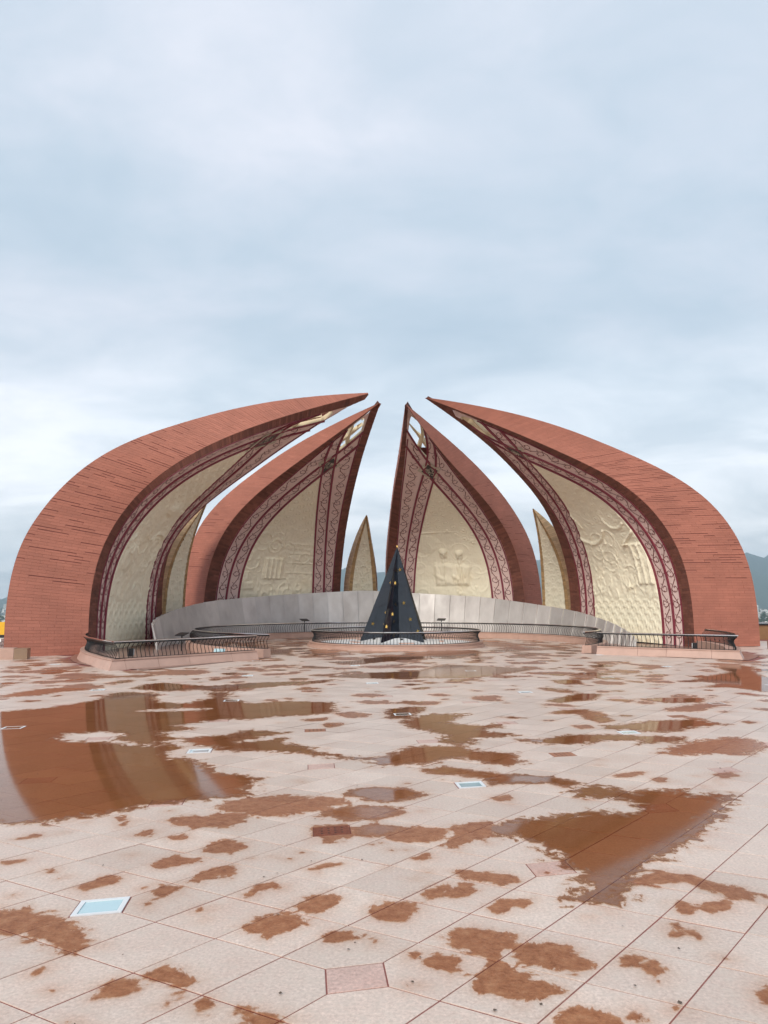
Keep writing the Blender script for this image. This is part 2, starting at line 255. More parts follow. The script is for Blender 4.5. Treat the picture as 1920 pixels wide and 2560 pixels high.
WET = [
 (0,[(-2.14,4.35),(-2.07,4.37),(-1.97,4.39),(-1.83,4.32),(-1.72,4.31),(-1.60,4.19),(-1.53,4.10),(-1.46,3.97),(-1.42,3.96),(-1.46,3.86),(-1.52,3.88),(-1.65,3.97),(-1.81,4.05),(-1.93,4.08),(-2.01,4.10)]),
 (0,[(-1.23,3.46),(-1.22,3.54),(-1.14,3.61),(-1.07,3.56),(-1.05,3.50),(-1.11,3.46),(-1.18,3.44)]),
 (0,[(-1.06,3.64),(-1.00,3.74),(-0.87,3.64),(-0.82,3.57),(-0.86,3.53),(-0.95,3.57)]),
 (0,[(-0.90,3.44),(-0.86,3.52),(-0.85,3.49),(-0.87,3.43)]),
 (0,[(-0.71,4.13),(-0.67,4.25),(-0.57,4.34),(-0.44,4.26),(-0.42,4.16),(-0.49,4.10),(-0.57,4.03),(-0.65,4.09)]),
 (0,[(-0.48,4.43),(-0.42,4.55),(-0.32,4.62),(-0.25,4.55),(-0.28,4.42),(-0.38,4.29),(-0.44,4.34)]),
 (0,[(-1.16,4.80),(-1.11,4.98),(-0.98,5.07),(-0.91,4.94),(-0.92,4.84),(-0.98,4.90),(-1.08,4.78)]),
 (0,[(-1.46,5.07),(-1.42,5.20),(-1.33,5.30),(-1.28,5.20),(-1.19,5.22),(-1.17,5.15),(-1.26,5.11),(-1.33,5.04),(-1.40,5.01)]),
 (0,[(-1.21,5.38),(-1.19,5.51),(-1.10,5.60),(-0.97,5.52),(-0.94,5.41),(-1.01,5.31),(-1.11,5.30)]),
 (0,[(-1.79,4.69),(-1.72,4.84),(-1.60,4.91),(-1.56,4.80),(-1.65,4.73),(-1.72,4.65)]),
 (0,[(-1.34,4.64),(-1.27,4.73),(-1.18,4.67),(-1.16,4.60),(-1.22,4.64),(-1.23,4.53),(-1.29,4.57)]),
 (0,[(-1.33,4.48),(-1.32,4.53),(-1.28,4.43),(-1.28,4.39)]),
 (0,[(-1.63,6.10),(-1.54,6.20),(-1.41,6.16),(-1.27,6.28),(-1.14,6.26),(-1.04,6.20),(-1.06,6.04),(-1.19,5.87),(-1.28,5.98),(-1.39,5.87),(-1.53,5.95)]),
 (0.3,[(-1.35,6.50),(-1.18,6.76),(-0.91,6.84),(-0.61,6.79),(-0.35,6.73),(-0.27,6.61),(-0.38,6.50),(-0.57,6.33),(-0.82,6.18),(-1.03,6.23),(-1.23,6.33)]),
 (0,[(-1.51,5.66),(-1.43,5.76),(-1.38,5.64),(-1.43,5.58)]),
 (0,[(-1.79,5.69),(-1.72,5.84),(-1.64,5.76),(-1.67,5.66)]),
 (0,[(-2.07,6.20),(-2.02,6.23),(-1.92,5.98),(-1.92,5.89),(-2.00,6.04)]),
 (0,[(-0.79,3.40),(-0.76,3.44),(-0.71,3.39),(-0.72,3.31),(-0.77,3.37)]),
 (0,[(-0.61,3.36),(-0.55,3.35),(-0.44,3.30),(-0.38,3.26),(-0.43,3.23),(-0.54,3.24)]),
 (0,[(-2.58,5.60),(-2.53,5.69),(-2.45,5.74),(-2.43,5.66),(-2.52,5.60)]),
 (0,[(-0.30,4.04),(-0.24,4.09),(-0.17,4.09),(-0.16,4.00),(-0.20,3.97),(-0.27,3.98)]),
 (0,[(-0.11,4.05),(-0.08,4.06),(-0.03,3.97),(-0.05,3.95)]),
 (0,[(-0.79,4.58),(-0.73,4.75),(-0.66,4.78),(-0.65,4.71),(-0.71,4.60),(-0.75,4.55)]),
 (0,[(-0.63,4.69),(-0.59,4.73),(-0.59,4.65)]),
 (0,[(-1.02,4.35),(-0.99,4.41),(-0.93,4.39),(-0.97,4.34)]),
 (0,[(-0.47,5.00),(-0.38,5.11),(-0.26,5.13),(-0.26,5.09),(-0.38,5.04),(-0.40,4.94)]),
 (0,[(-1.57,3.65),(-1.55,3.73),(-1.53,3.69),(-1.55,3.64)]),
 (0,[(-0.53,5.92),(-0.23,5.98),(-0.23,5.75),(-0.30,5.53),(-0.42,5.56),(-0.51,5.72)]),
 (0.6,[(-0.51,6.26),(-0.41,6.40),(-0.30,6.50),(-0.04,6.50),(0.15,6.40),(0.11,6.20),(-0.17,6.07),(-0.39,6.10)]),
 (0.6,[(-0.22,5.92),(-0.07,5.98),(0.14,5.92),(0.17,5.83),(-0.03,5.66),(-0.20,5.69)]),
 (0,[(-2.10,4.98),(-2.03,5.00),(-2.01,4.94),(-2.07,4.93)]),
 (0,[(-2.45,5.13),(-2.31,5.19),(-2.29,5.13),(-2.38,5.09)]),
 (0,[(0.29,4.04),(0.46,4.16),(0.50,4.10),(0.58,4.09),(0.66,4.01),(0.62,3.92),(0.52,3.80),(0.44,3.85),(0.36,3.92)]),
 (0,[(0.61,3.90),(0.67,3.97),(0.79,3.95),(0.89,3.92),(0.92,3.82),(0.94,3.73),(0.85,3.65),(0.73,3.70),(0.64,3.74)]),
 (0,[(0.40,3.64),(0.50,3.78),(0.59,3.73),(0.64,3.64),(0.66,3.58),(0.74,3.56),(0.73,3.48),(0.67,3.44),(0.57,3.38),(0.55,3.44),(0.47,3.46),(0.40,3.50)]),
 (0,[(0.12,3.87),(0.17,3.88),(0.16,3.80),(0.12,3.78)]),
 (0,[(0.19,3.80),(0.24,3.86),(0.26,3.77),(0.33,3.84),(0.36,3.75),(0.31,3.64),(0.26,3.67),(0.20,3.74)]),
 (0,[(-0.08,4.40),(0.00,4.43),(0.09,4.48),(0.19,4.43),(0.16,4.32),(0.10,4.22),(0.02,4.23),(-0.05,4.26)]),
 (0,[(0.23,4.64),(0.38,4.78),(0.36,4.60),(0.38,4.55),(0.42,4.75),(0.51,4.76),(0.51,4.65),(0.42,4.53),(0.33,4.58),(0.23,4.50)]),
 (0,[(0.43,4.96),(0.47,4.99),(0.57,4.93),(0.73,4.92),(0.83,4.82),(0.70,4.73),(0.59,4.78),(0.49,4.84)]),
 (0,[(0.18,5.20),(0.29,5.31),(0.29,5.20),(0.22,5.15)]),
 (0.2,[(0.38,5.46),(0.48,5.58),(0.51,5.92),(0.66,6.01),(0.83,6.07),(0.77,5.69),(0.61,5.58),(0.47,5.43)]),
 (1,[(0.77,5.92),(1.02,6.10),(1.25,6.16),(1.66,6.36),(1.92,6.26),(2.09,6.50),(1.93,6.73),(1.69,6.76),(1.62,6.96),(1.85,7.22),(2.03,7.13),(2.15,6.96),(2.35,7.03),(2.66,7.03),(2.64,6.84),(2.89,6.90),(3.01,6.87),(2.74,6.40),(2.44,5.98),(2.14,5.61),(1.88,5.31),(1.66,5.07),(1.49,4.84),(1.40,4.60),(1.22,4.43),(1.03,4.50),(1.17,4.75),(1.20,4.90),(1.11,5.20),(1.08,5.43),(0.97,5.61),(0.85,5.66),(0.75,5.75)]),  # right edge follows the petal's reflected outline; dry slab beyond stands for reflected sky
 (0.3,[(1.49,4.80),(1.70,4.98),(1.87,4.89),(1.94,4.76),(2.08,4.65),(2.14,4.55),(2.05,4.48),(1.93,4.55),(1.85,4.67),(1.79,4.79),(1.60,4.73),(1.48,4.75)]),
 (0.2,[(0.00,5.75),(0.15,5.92),(0.41,5.86),(0.50,5.75),(0.29,5.53),(0.00,5.58)]),
 (0,[(1.58,4.43),(1.65,4.48),(1.64,4.40),(1.72,4.40),(1.78,4.45),(1.92,4.48),(1.87,4.39),(1.75,4.32),(1.71,4.37),(1.60,4.32)]),
 (0,[(1.46,4.17),(1.52,4.19),(1.48,4.05),(1.44,4.04)]),
 (0,[(1.57,4.13),(1.59,4.13),(1.55,4.00),(1.54,4.02)]),
 (0,[(1.09,3.80),(1.18,3.85),(1.21,3.82),(1.17,3.74),(1.12,3.72),(1.09,3.74)]),
 (0,[(1.18,3.72),(1.24,3.77),(1.26,3.69),(1.20,3.59),(1.18,3.64)]),
 (0,[(0.71,3.35),(0.79,3.37),(0.84,3.33),(0.91,3.31),(0.93,3.23),(0.87,3.18),(0.67,3.18)]),
 (0,[(0.96,3.29),(1.03,3.35),(1.03,3.27),(0.99,3.25)]),
 (0,[(1.59,3.48),(1.72,3.58),(1.59,3.33),(1.57,3.42)]),
 (0,[(0.58,4.43),(0.66,4.50),(0.83,4.53),(0.80,4.43),(0.70,4.40),(0.59,4.32)]),
 (0.7,[(-0.16,7.02),(0.00,7.10),(0.19,7.10),(0.36,6.94),(0.36,6.82),(0.12,6.62),(0.00,6.59),(-0.19,6.70)]),
 (0.8,[(0.08,8.69),(0.32,9.10),(0.93,9.10),(1.03,8.82),(1.42,8.69),(1.44,8.20),(1.26,8.03),(1.05,8.14),(0.81,8.44),(0.59,8.38),(0.60,8.20),(0.28,8.09),(0.00,8.03),(-0.14,8.26),(0.00,8.56)]),
 (0.7,[(0.34,7.87),(0.61,8.03),(1.00,7.76),(1.25,7.66),(1.21,7.42),(0.93,7.47),(0.67,7.61),(0.45,7.66)]),
 (1,[(0.96,7.47),(1.25,7.66),(1.56,7.56),(1.81,7.33),(1.69,7.10),(1.48,7.28),(1.19,7.28),(0.98,7.19)]),
 (1,[(0.23,11.00),(0.69,11.67),(1.24,11.67),(0.98,11.11),(0.86,10.80),(1.31,10.60),(1.65,10.80),(1.53,10.41),(1.27,10.31),(1.31,10.13),(1.71,9.87),(1.37,9.71),(1.13,9.63),(1.03,9.24),(0.81,9.24),(0.66,9.39),(0.78,9.87),(0.59,10.13),(0.34,10.41)]),
 (1,[(1.59,9.55),(1.90,9.55),(2.31,9.87),(2.60,9.87),(2.89,9.87),(3.16,9.79),(3.70,9.71),(3.57,9.39),(2.98,9.24),(3.11,9.47),(2.61,9.47),(2.35,9.24),(1.95,9.24),(1.65,9.39)]),
 (1,[(2.92,10.60),(3.17,10.60),(3.68,11.00),(4.34,11.11),(4.71,10.70),(4.42,10.60),(4.06,10.41),(3.65,10.04),(3.27,10.13),(3.18,10.31),(2.93,10.31)]),
 (0.5,[(3.02,8.69),(3.27,9.03),(3.66,9.39),(4.27,9.71),(4.45,9.55),(4.43,9.17),(4.30,8.96),(3.90,8.56),(3.56,8.69),(3.25,8.56)]),
 (0,[(2.50,7.47),(2.65,7.53),(2.64,7.37),(2.51,7.30)]),
 (0,[(2.16,7.56),(2.40,7.76),(2.56,7.76),(2.32,7.51)]),
 (0,[(3.17,7.66),(3.39,7.76),(3.41,7.61),(3.20,7.47)]),
 (1,[(2.71,13.14),(3.54,14.29),(3.95,14.12),(3.52,13.30),(2.89,12.94)]),
 (0.6,[(2.40,11.67),(2.69,12.04),(3.15,12.17),(3.12,11.79),(2.74,11.67)]),
 (0.6,[(2.88,11.67),(3.19,11.44),(3.23,11.00),(2.98,10.80),(2.87,11.11)]),
 (0.4,[(4.33,12.17),(4.81,12.57),(5.73,13.14),(5.50,12.71),(4.73,11.91),(4.33,11.96)]),
 (0.8,[(4.36,13.45),(4.81,13.61),(5.58,13.61),(5.28,12.99),(4.65,12.94)]),
 (1,[(5.73,15.05),(6.30,15.25),(6.75,15.25),(7.04,14.47),(7.51,14.47),(9.02,17.34),(8.40,17.34),(8.98,19.09),(9.52,20.10),(8.85,20.61),(8.42,19.75),(8.19,18.47),(7.29,17.61),(6.51,16.58),(6.80,15.89),(6.21,15.25)]),
 (0.7,[(3.53,16.58),(4.18,16.83),(4.03,15.89),(3.56,15.89)]),
 (1,[(-1.28,17.34),(-0.43,18.35),(0.00,18.47),(0.83,18.77),(1.60,20.84),(2.80,20.10),(3.27,19.75),(4.03,19.75),(3.33,18.77),(2.64,17.88),(1.92,17.08),(0.71,17.08),(0.00,16.93)]),
 (1,[(-1.67,21.64),(-0.91,21.89),(0.00,23.93),(0.72,24.45),(1.59,26.77),(3.18,26.77),(2.91,23.93),(1.74,23.43),(0.39,22.06),(0.00,21.64),(-0.85,20.61)]),
 (0.9,[(0.04,12.17),(0.37,12.43),(0.66,12.43),(0.56,11.91),(0.45,11.67),(0.40,11.22),(0.03,11.22)]),
 (0.2,[(5.58,21.64),(6.61,21.89),(5.86,20.84)]),
 (0.3,[(2.52,10.60),(2.75,10.64),(2.81,10.41),(2.57,10.31)]),
 (0,[(0.91,6.78),(1.08,6.86),(1.06,6.66),(0.95,6.66)]),
 (0.5,[(3.62,31.22),(4.90,31.74),(5.86,30.37),(4.45,28.82),(3.72,29.12)]),
 (1,[(-6.17,11.79),(-5.81,11.91),(-5.28,12.30),(-4.85,13.30),(-4.97,14.29),(-4.69,14.47),(-3.99,14.12),(-3.96,13.45),(-3.67,12.99),(-3.25,12.85),(-2.96,13.61),(-3.24,14.47),(-2.78,14.29),(-2.76,13.61),(-2.19,12.85),(-1.62,13.14),(-0.84,12.99),(-0.73,11.91),(-1.05,11.56),(-1.54,11.44),(-1.95,11.11),(-2.17,11.22),(-2.45,11.00),(-2.80,10.60),(-2.45,10.31),(-2.73,10.13),(-2.88,10.13),(-2.69,9.79),(-2.45,9.63),(-2.66,9.39),(-2.27,9.03),(-2.44,8.69),(-2.22,8.44),(-1.96,8.32),(-1.84,8.09),(-1.65,7.76),(-1.43,7.66),(-1.17,7.47),(-1.20,7.10),(-1.15,6.86),(-1.37,6.74),(-1.53,6.70),(-1.93,6.51),(-2.14,6.27),(-2.56,6.02),(-2.84,5.99),(-3.07,5.96)]),
 (-1,[(-3.93,9.55),(-4.00,9.96),(-3.79,9.96),(-3.62,10.13),(-3.27,9.96),(-3.24,9.55),(-3.10,9.39),(-2.61,9.10),(-2.95,9.17),(-3.27,9.39),(-3.63,9.39)]),
 (-1,[(-3.75,12.04),(-3.45,12.22),(-3.00,12.30),(-2.70,12.25),(-2.86,12.01),(-3.23,11.96),(-3.50,11.91)]),
 (1,[(-2.42,9.63),(-1.91,9.87),(-1.77,10.22),(-1.23,10.04),(-1.46,9.79),(-1.67,9.55),(-1.73,9.39),(-1.38,9.47),(-1.25,9.71),(-1.11,9.24),(-0.84,9.03),(-0.77,8.82),(-0.39,8.50),(0.00,8.38),(0.00,8.20),(-0.39,8.38),(-0.91,8.69),(-1.26,8.82),(-1.62,8.82),(-1.89,8.89),(-1.90,9.03),(-2.17,9.17),(-2.36,9.39)]),
 (0.5,[(-6.98,13.78),(-6.82,13.94),(-6.61,14.85),(-5.97,15.46),(-5.59,15.67),(-5.52,14.85),(-6.01,14.47),(-6.12,13.94),(-6.65,13.61)]),
 (0.2,[(-5.07,17.88),(-5.30,19.09),(-4.40,19.09),(-4.09,18.47),(-4.28,17.88),(-4.72,17.77)]),
 (1,[(-4.88,15.05),(-4.78,15.89),(-4.56,16.11),(-3.83,15.67),(-3.46,15.46),(-2.66,16.11),(-1.73,16.34),(-1.04,16.83),(-1.23,16.11),(-1.89,15.67),(-2.48,15.05),(-2.90,14.47),(-3.54,14.85),(-4.13,14.59)]),
 (0.5,[(-1.17,11.11),(-0.80,11.33),(-0.84,11.00),(-1.06,10.96)]),
 (0.8,[(-0.39,6.90),(-0.20,7.10),(0.00,7.15),(0.00,6.66),(-0.23,6.78)]),
]
# ------------------------------------------------------------------ plaza, slabs, water film
CX, CY = .45, 29.8                                       # centre of the monument
def pol(az, R, z=0): a = math.radians(az); return (CX + R * math.sin(a), CY + R * math.cos(a), z)
me = mesh('plaza', [(-30, -5, -.0035), (30, -5, -.0035), (30, 48, -.0035), (-30, 48, -.0035), (-30, -5, -4), (30, -5, -4), (30, 48, -4), (-30, 48, -4)],
          [(0, 1, 2, 3), (0, 4, 5, 1), (1, 5, 6, 2), (2, 6, 7, 3), (3, 7, 4, 0)])
plaza = obj('plaza', me, M['joint'], kind='structure', label='wide terrace of pale pink granite slabs, wet with rain')
def in_moat(x, y):
    r = math.hypot(x - CX, y - CY); az = math.degrees(math.atan2(x - CX, y - CY))
    rel = abs((az + 10.5 + 180) % 360 - 180)
    return 7.6 < r and rel < 138 and r < 12.6 - max(0, (128 - rel)) * .045 + 0 * r
def special(i, j): return i % 4 == 0 and (j + 2) % 4 == 0
def stype(i, j):
    if i % 8 == 0 and (j + 2) % 8 == 0: return 'light'
    if i % 8 == 4 and (j + 2) % 8 == 0 and (i // 8 + (j + 2) // 8) % 2 == 0 or (i, j) in ((4, -2), (12, -2)): return 'drain'
    return 'inlay'
KA, KB = .41, .40
def slab_poly(i, j):
    """corner polygon in (a,b) lattice units for cell (i..i+1, j..j+1), corners cut at special nodes"""
    c = [(0, 0), (1, 0), (1, 1), (0, 1)]; P = []
    for k, (a, b) in enumerate(c):
        if special(i + a, j + b):
            da = 1 if a == 0 else -1; db = 1 if b == 0 else -1
            p, q = (a + da * KA, b), (a, b + db * KB)
            P += [q, p] if k in (0, 2) else [p, q]
        else: P.append((a, b))
    return P
def slab_mesh(P, gap=.0038, bev=.003, dep=.012, name='slab'):
    C0 = np.array([p[0] * PA + p[1] * PB for p in P]); n = len(C0)
    if (np.cross(np.append(C0[1] - C0[0], 0), np.append(C0[2] - C0[1], 0)))[2] < 0: C0 = C0[::-1]
    def inset(C, d):
        out = []
        for k in range(len(C)):
            p0, p1, p2 = C[k - 1], C[k], C[(k + 1) % len(C)]
            e1 = (p1 - p0) / np.linalg.norm(p1 - p0); e2 = (p2 - p1) / np.linalg.norm(p2 - p1)
            n1 = np.array([-e1[1], e1[0]]); n2 = np.array([-e2[1], e2[0]])
            b = n1 + n2; out.append(p1 + b * d / (1 + n1 @ n2))
        return np.array(out)
    A = inset(C0, gap); B = inset(A, bev)
    v = [(*p, 0) for p in B] + [(*p, -.0012) for p in A] + [(*p, -dep) for p in A]
    f = [tuple(range(n))] + [(k, n + k, n + (k + 1) % n, (k + 1) % n) for k in range(n)] + [(n + k, 2 * n + k, 2 * n + (k + 1) % n, n + (k + 1) % n) for k in range(n)]
    return v, f
cells = []
for i in range(-40, 140):
    for j in range(-140, 90):
        c = PO + (i + .5) * PA + (j + .5) * PB
        x, y = c
        if y < 1.2 or y > 43 or abs(x) > 4 + .62 * y or abs(x) > 24: continue
        if in_moat(x, y) or math.hypot(x - CX, y - CY) < 3.2: continue
        if y > 33 and math.hypot(x - CX, y - CY) > 9: continue
        vis = abs(x) < .53 * y + .3 and y > 2.9
        cells.append((0 if vis else 1, y, i, j))
cells.sort()
cache = {}; far = MB()
for k, (_, y, i, j) in enumerate(cells):
    P = slab_poly(i, j); key = tuple(P); o2 = PO + i * PA + j * PB
    if k < 300:
        if key not in cache:
            me = mesh('slab', *slab_mesh(P)); me.materials.append(M['slab']); cache[key] = me
        o = obj('slab', cache[key], None, plaza); o.location = (o2[0], o2[1], rnd.uniform(-.0012, .0012)); o.rotation_euler = (rnd.uniform(-.002, .002), rnd.uniform(-.002, .002), 0)
    else:
        v, f = slab_mesh(P, .0032 if y < 9 else .0026); f = f[:1 + len(P)]
        dz = rnd.uniform(-.001, .001); sx, sy = rnd.uniform(-.002, .002), rnd.uniform(-.002, .002)
        far.add([(a + o2[0], b + o2[1], c + dz + a * sx + b * sy) for a, b, c in v], f)
far.build('slab_field', M['slab'], plaza, kind='stuff')
# special inlay pieces at the lattice nodes
dia = [(-KA, 0), (0, -KB), (KA, 0), (0, KB)]
iv = slab_mesh(dia, name='inlay_tile'); inlay_me = mesh('inlay_tile', *iv); inlay_me.materials.append(M['inlay'])
def pt(a, b, z=0): p = a * PA + b * PB; return (p[0], p[1], z)
def drain_mesh():
    b = MB(); v, f = iv; b.add(v, f)
    return b
drain_me = mesh('drain_tile', *iv); drain_me.materials.append(M['drain'])
hb = MB()
for a in (-.55, -.18, .18, .55):
    for c in (-.5, 0, .5):
        p = pt((a + c) / 2 * KA, (a - c) / 2 * KB); hb.box((p[0], p[1], .0012), (.013, .013, .0016), .6)
hole_me = mesh('drain_hole', hb.v, hb.f); hole_me.materials.append(M['iron'])
def ring_mesh(k0, k1, z0, z1):
    o_ = [pt(a * k0, b * k0, z1) for a, b in dia]; i_ = [pt(a * k1, b * k1, z1) for a, b in dia]; ib = [pt(a * k1, b * k1, z0) for a, b in dia]; ob = [pt(a * k0, b * k0, z0) for a, b in dia]
    v = o_ + i_ + ib + ob; f = []
    for k in range(4):
        n = (k + 1) % 4; f += [(k, n, 4 + n, 4 + k), (4 + k, 4 + n, 8 + n, 8 + k), (12 + k, 12 + n, n, k)]
    return v, f
fr_me = mesh('frame', *ring_mesh(.96, .76, -.012, .004)); fr_me.materials.append(M['frame'])
gl_me = mesh('glass_pane', [pt(a * .76, b * .76, -.001) for a, b in dia], [(0, 1, 2, 3)]); gl_me.materials.append(M['glass'])
LIGHTN = {(0, -2): 'floor light with white frame in the dry paving at the lower left', (8, -2): 'floor light with greenish glass in front of the large wet patch, right of centre',
          (8, -10): 'floor light on a dry spot at the edge of the big left puddle', (8, -18): 'floor light lying in the big puddle at the left edge',
          (16, -2): 'floor light with green glass beside a pink inlay on the right'}
for i in range(-16, 72, 4):
    for j in range(-58, 46, 4):
        jj = j
        if (jj + 2) % 4: jj = j - (j + 2) % 4
        p = PO + i * PA + jj * PB
        if p[1] < 1.5 or p[1] > 27 or abs(p[0]) > .56 * p[1] + 1 or in_moat(*p) or math.hypot(p[0] - CX, p[1] - CY) < 3.5: continue
        s = stype(i, jj)
        if s == 'inlay': obj('inlay_tile', inlay_me, None, plaza).location = (p[0], p[1], 0)
        elif s == 'drain':
            d = obj('drain_tile', drain_me, None, plaza); d.location = (p[0], p[1], 0)
            obj('drain_hole', hole_me, None, d)
        else:
            lab = LIGHTN.get((i, jj), 'small floor light set among the distant paving slabs')
            e = empty('floor_light', (p[0], p[1], 0), 0, lab, 'floor light', 'glass floor lights set in the paving')
            obj('frame', fr_me, None, e); obj('glass_pane', gl_me, None, e)

# rain water: one thin film, wet where the field is positive
def sdf(X, Y, pts):
    P = np.array(pts); d = np.full(X.shape, 1e9); ins = np.zeros(X.shape, bool)
    for k in range(len(P)):
        a, b = P[k - 1], P[k]; e = b - a
        t = np.clip(((X - a[0]) * e[0] + (Y - a[1]) * e[1]) / (e @ e + 1e-12), 0, 1)
        d = np.minimum(d, np.hypot(X - a[0] - t * e[0], Y - a[1] - t * e[1]))
        c = ((a[1] > Y) != (b[1] > Y)) & (X < (b[0] - a[0]) * (Y - a[1]) / (b[1] - a[1] + 1e-12) + a[0]); ins ^= c
    return np.where(ins, d, -d)
xs = np.arange(-12.5, 15.5, .05); ys = [2.6]
while ys[-1] < 36.5: ys.append(ys[-1] + max(.03, .0105 * ys[-1]))
ys = np.array(ys); GX, GY = np.meshgrid(xs, ys); F = np.full(GX.shape, -1.); FL = np.zeros(GX.shape); RG = np.full(GX.shape, .1)
def stamp(fl, pts, grow=0.):
    P = np.array(pts); x0, y0 = P.min(0) - .35; x1, y1 = P.max(0) + .35
    i0, i1 = np.searchsorted(ys, (y0, y1)); j0, j1 = np.searchsorted(xs, (x0, x1))
    if i1 <= i0 or j1 <= j0: return
    sl = (slice(i0, i1), slice(j0, j1)); d = sdf(GX[sl], GY[sl], P) + grow
    if fl < 0: F[sl] = np.minimum(F[sl], -d); return
    ar = abs(sum(P[k - 1][0] * P[k][1] - P[k][0] * P[k - 1][1] for k in range(len(P)))) / 2
    rag = min(.26, .20 * math.sqrt(ar) + .03)
    m = d > F[sl]; F[sl] = np.where(m, d, F[sl]); FL[sl] = np.where(m, fl, FL[sl]); RG[sl] = np.where(m, rag, RG[sl])
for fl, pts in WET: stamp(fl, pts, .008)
def blob(x, y, r, asp, rot, fl):
    n = 14; ph = [rnd.uniform(.55, 1.25) for _ in range(n)]
    P = []
    for k in range(n):
        a = 2 * math.pi * k / n; u, v = math.cos(a) * r * ph[k], math.sin(a) * r * asp * ph[k]
        P.append((x + u * math.cos(rot) - v * math.sin(rot), y + u * math.sin(rot) + v * math.cos(rot)))
    stamp(fl, P)
for k in range(620):
    y = rnd.triangular(9.5, 27, 18); x = rnd.uniform(-.52, .52) * y
    if x < -1.5 and 9 < y < 13: continue
    r = rnd.uniform(.05, .16) * rnd.choice((1, 1, 1.6, 3)) * (y / 15); blob(x, y, r, rnd.uniform(.5, 1), rnd.uniform(0, 3.1), rnd.choice((0, .2, .5, .9)))
for k in range(260):                                  # courtyard round the star is wetter
    a = rnd.uniform(0, 2 * math.pi); r0 = rnd.uniform(3.6, 7.2); blob(CX + r0 * math.sin(a), CY + r0 * math.cos(a), rnd.uniform(.2, .7), rnd.uniform(.5, 1), rnd.uniform(0, 3.1), rnd.choice((.4, .8, 1)))
for k in range(150):
    y = rnd.uniform(2.9, 9); x = rnd.uniform(-.5, .5) * y; blob(x, y, rnd.uniform(.008, .03), .8, 0, 0)
RR = np.hypot(GX - CX, GY - CY); F[RR < 3.4] = -1
keep = F > -.16
kq = keep[:-1, :-1] | keep[1:, :-1] | keep[:-1, 1:] | keep[1:, 1:]
ii, jj = np.nonzero(kq); W = len(xs); quads = np.stack([ii * W + jj, ii * W + jj + 1, (ii + 1) * W + jj + 1, (ii + 1) * W + jj], 1)
used = np.unique(quads); remap = np.full(GX.size, -1); remap[used] = np.arange(len(used)); quads = remap[quads]
fm = bpy.data.meshes.new('rain_water'); fm.vertices.add(len(used)); fm.loops.add(quads.size); fm.polygons.add(len(quads))
fm.vertices.foreach_set('co', np.stack([GX.ravel()[used], GY.ravel()[used], np.full(len(used), .0035)], 1).astype('f').ravel())
fm.loops.foreach_set('vertex_index', quads.ravel().astype('i')); fm.polygons.foreach_set('loop_start', (np.arange(len(quads)) * 4).astype('i')); fm.polygons.foreach_set('loop_total', np.full(len(quads), 4, 'i'))
fm.update(calc_edges=True); fm.validate()
for nm, A in (('wet', F), ('flood', FL), ('rag', RG)): fm.attributes.new(nm, 'FLOAT', 'POINT').data.foreach_set('value', np.clip(A.ravel()[used], -1, 1).astype('f'))
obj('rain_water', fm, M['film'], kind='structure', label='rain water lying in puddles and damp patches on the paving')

# stray leaves and grit on the slabs
lit = MB(); g = random.Random(3)
for _ in range(70):
    y = 2.9 + 9 * g.random() ** 1.6; x = g.uniform(-.5, .5) * y; r = g.uniform(.004, .013); a = g.uniform(0, 6.28); k = g.uniform(.35, .8)
    lit.add([(x + r * math.cos(a + q * 1.257) * (1 if q % 2 else k), y + r * math.sin(a + q * 1.257) * (k if q % 2 else 1), .006 + .003 * (q == 2)) for q in range(5)] + [(x, y, .008)], [(q, (q + 1) % 5, 5) for q in range(5)])
lit.build('leaf_litter', M['bark'], kind='stuff', label='tiny stray leaves and grit scattered on the slabs')
# ------------------------------------------------------------------ petals
_BT = {}
def basis(n, t):
    if n not in _BT: _BT[n] = basis0(n, np.linspace(0, 1, 4001))
    x = np.clip(np.asarray(t, float), 0, 1) * 4000; i = np.minimum(x.astype(int), 3999); f = (x - i)[:, None]; T = _BT[n]
    return T[i] * (1 - f) + T[i + 1] * f
def basis0(n, t):
    k = 3; kn = np.r_[[0] * k, np.linspace(0, 1, n - k + 1), [1] * k]; t = np.clip(np.asarray(t, float), 0, 1 - 1e-9)
    B = np.array([(kn[i] <= t) & (t < kn[i + 1]) for i in range(len(kn) - 1)], float).T
    for q in range(1, k + 1):
        Bn = np.zeros((len(t), len(kn) - 1 - q))
        for i in range(len(kn) - 1 - q):
            l = kn[i + q] - kn[i]; r = kn[i + q + 1] - kn[i + 1]
            if l > 0: Bn[:, i] += (t - kn[i]) / l * B[:, i]
            if r > 0: Bn[:, i] += (kn[i + q + 1] - t) / r * B[:, i + 1]
        B = Bn
    return B
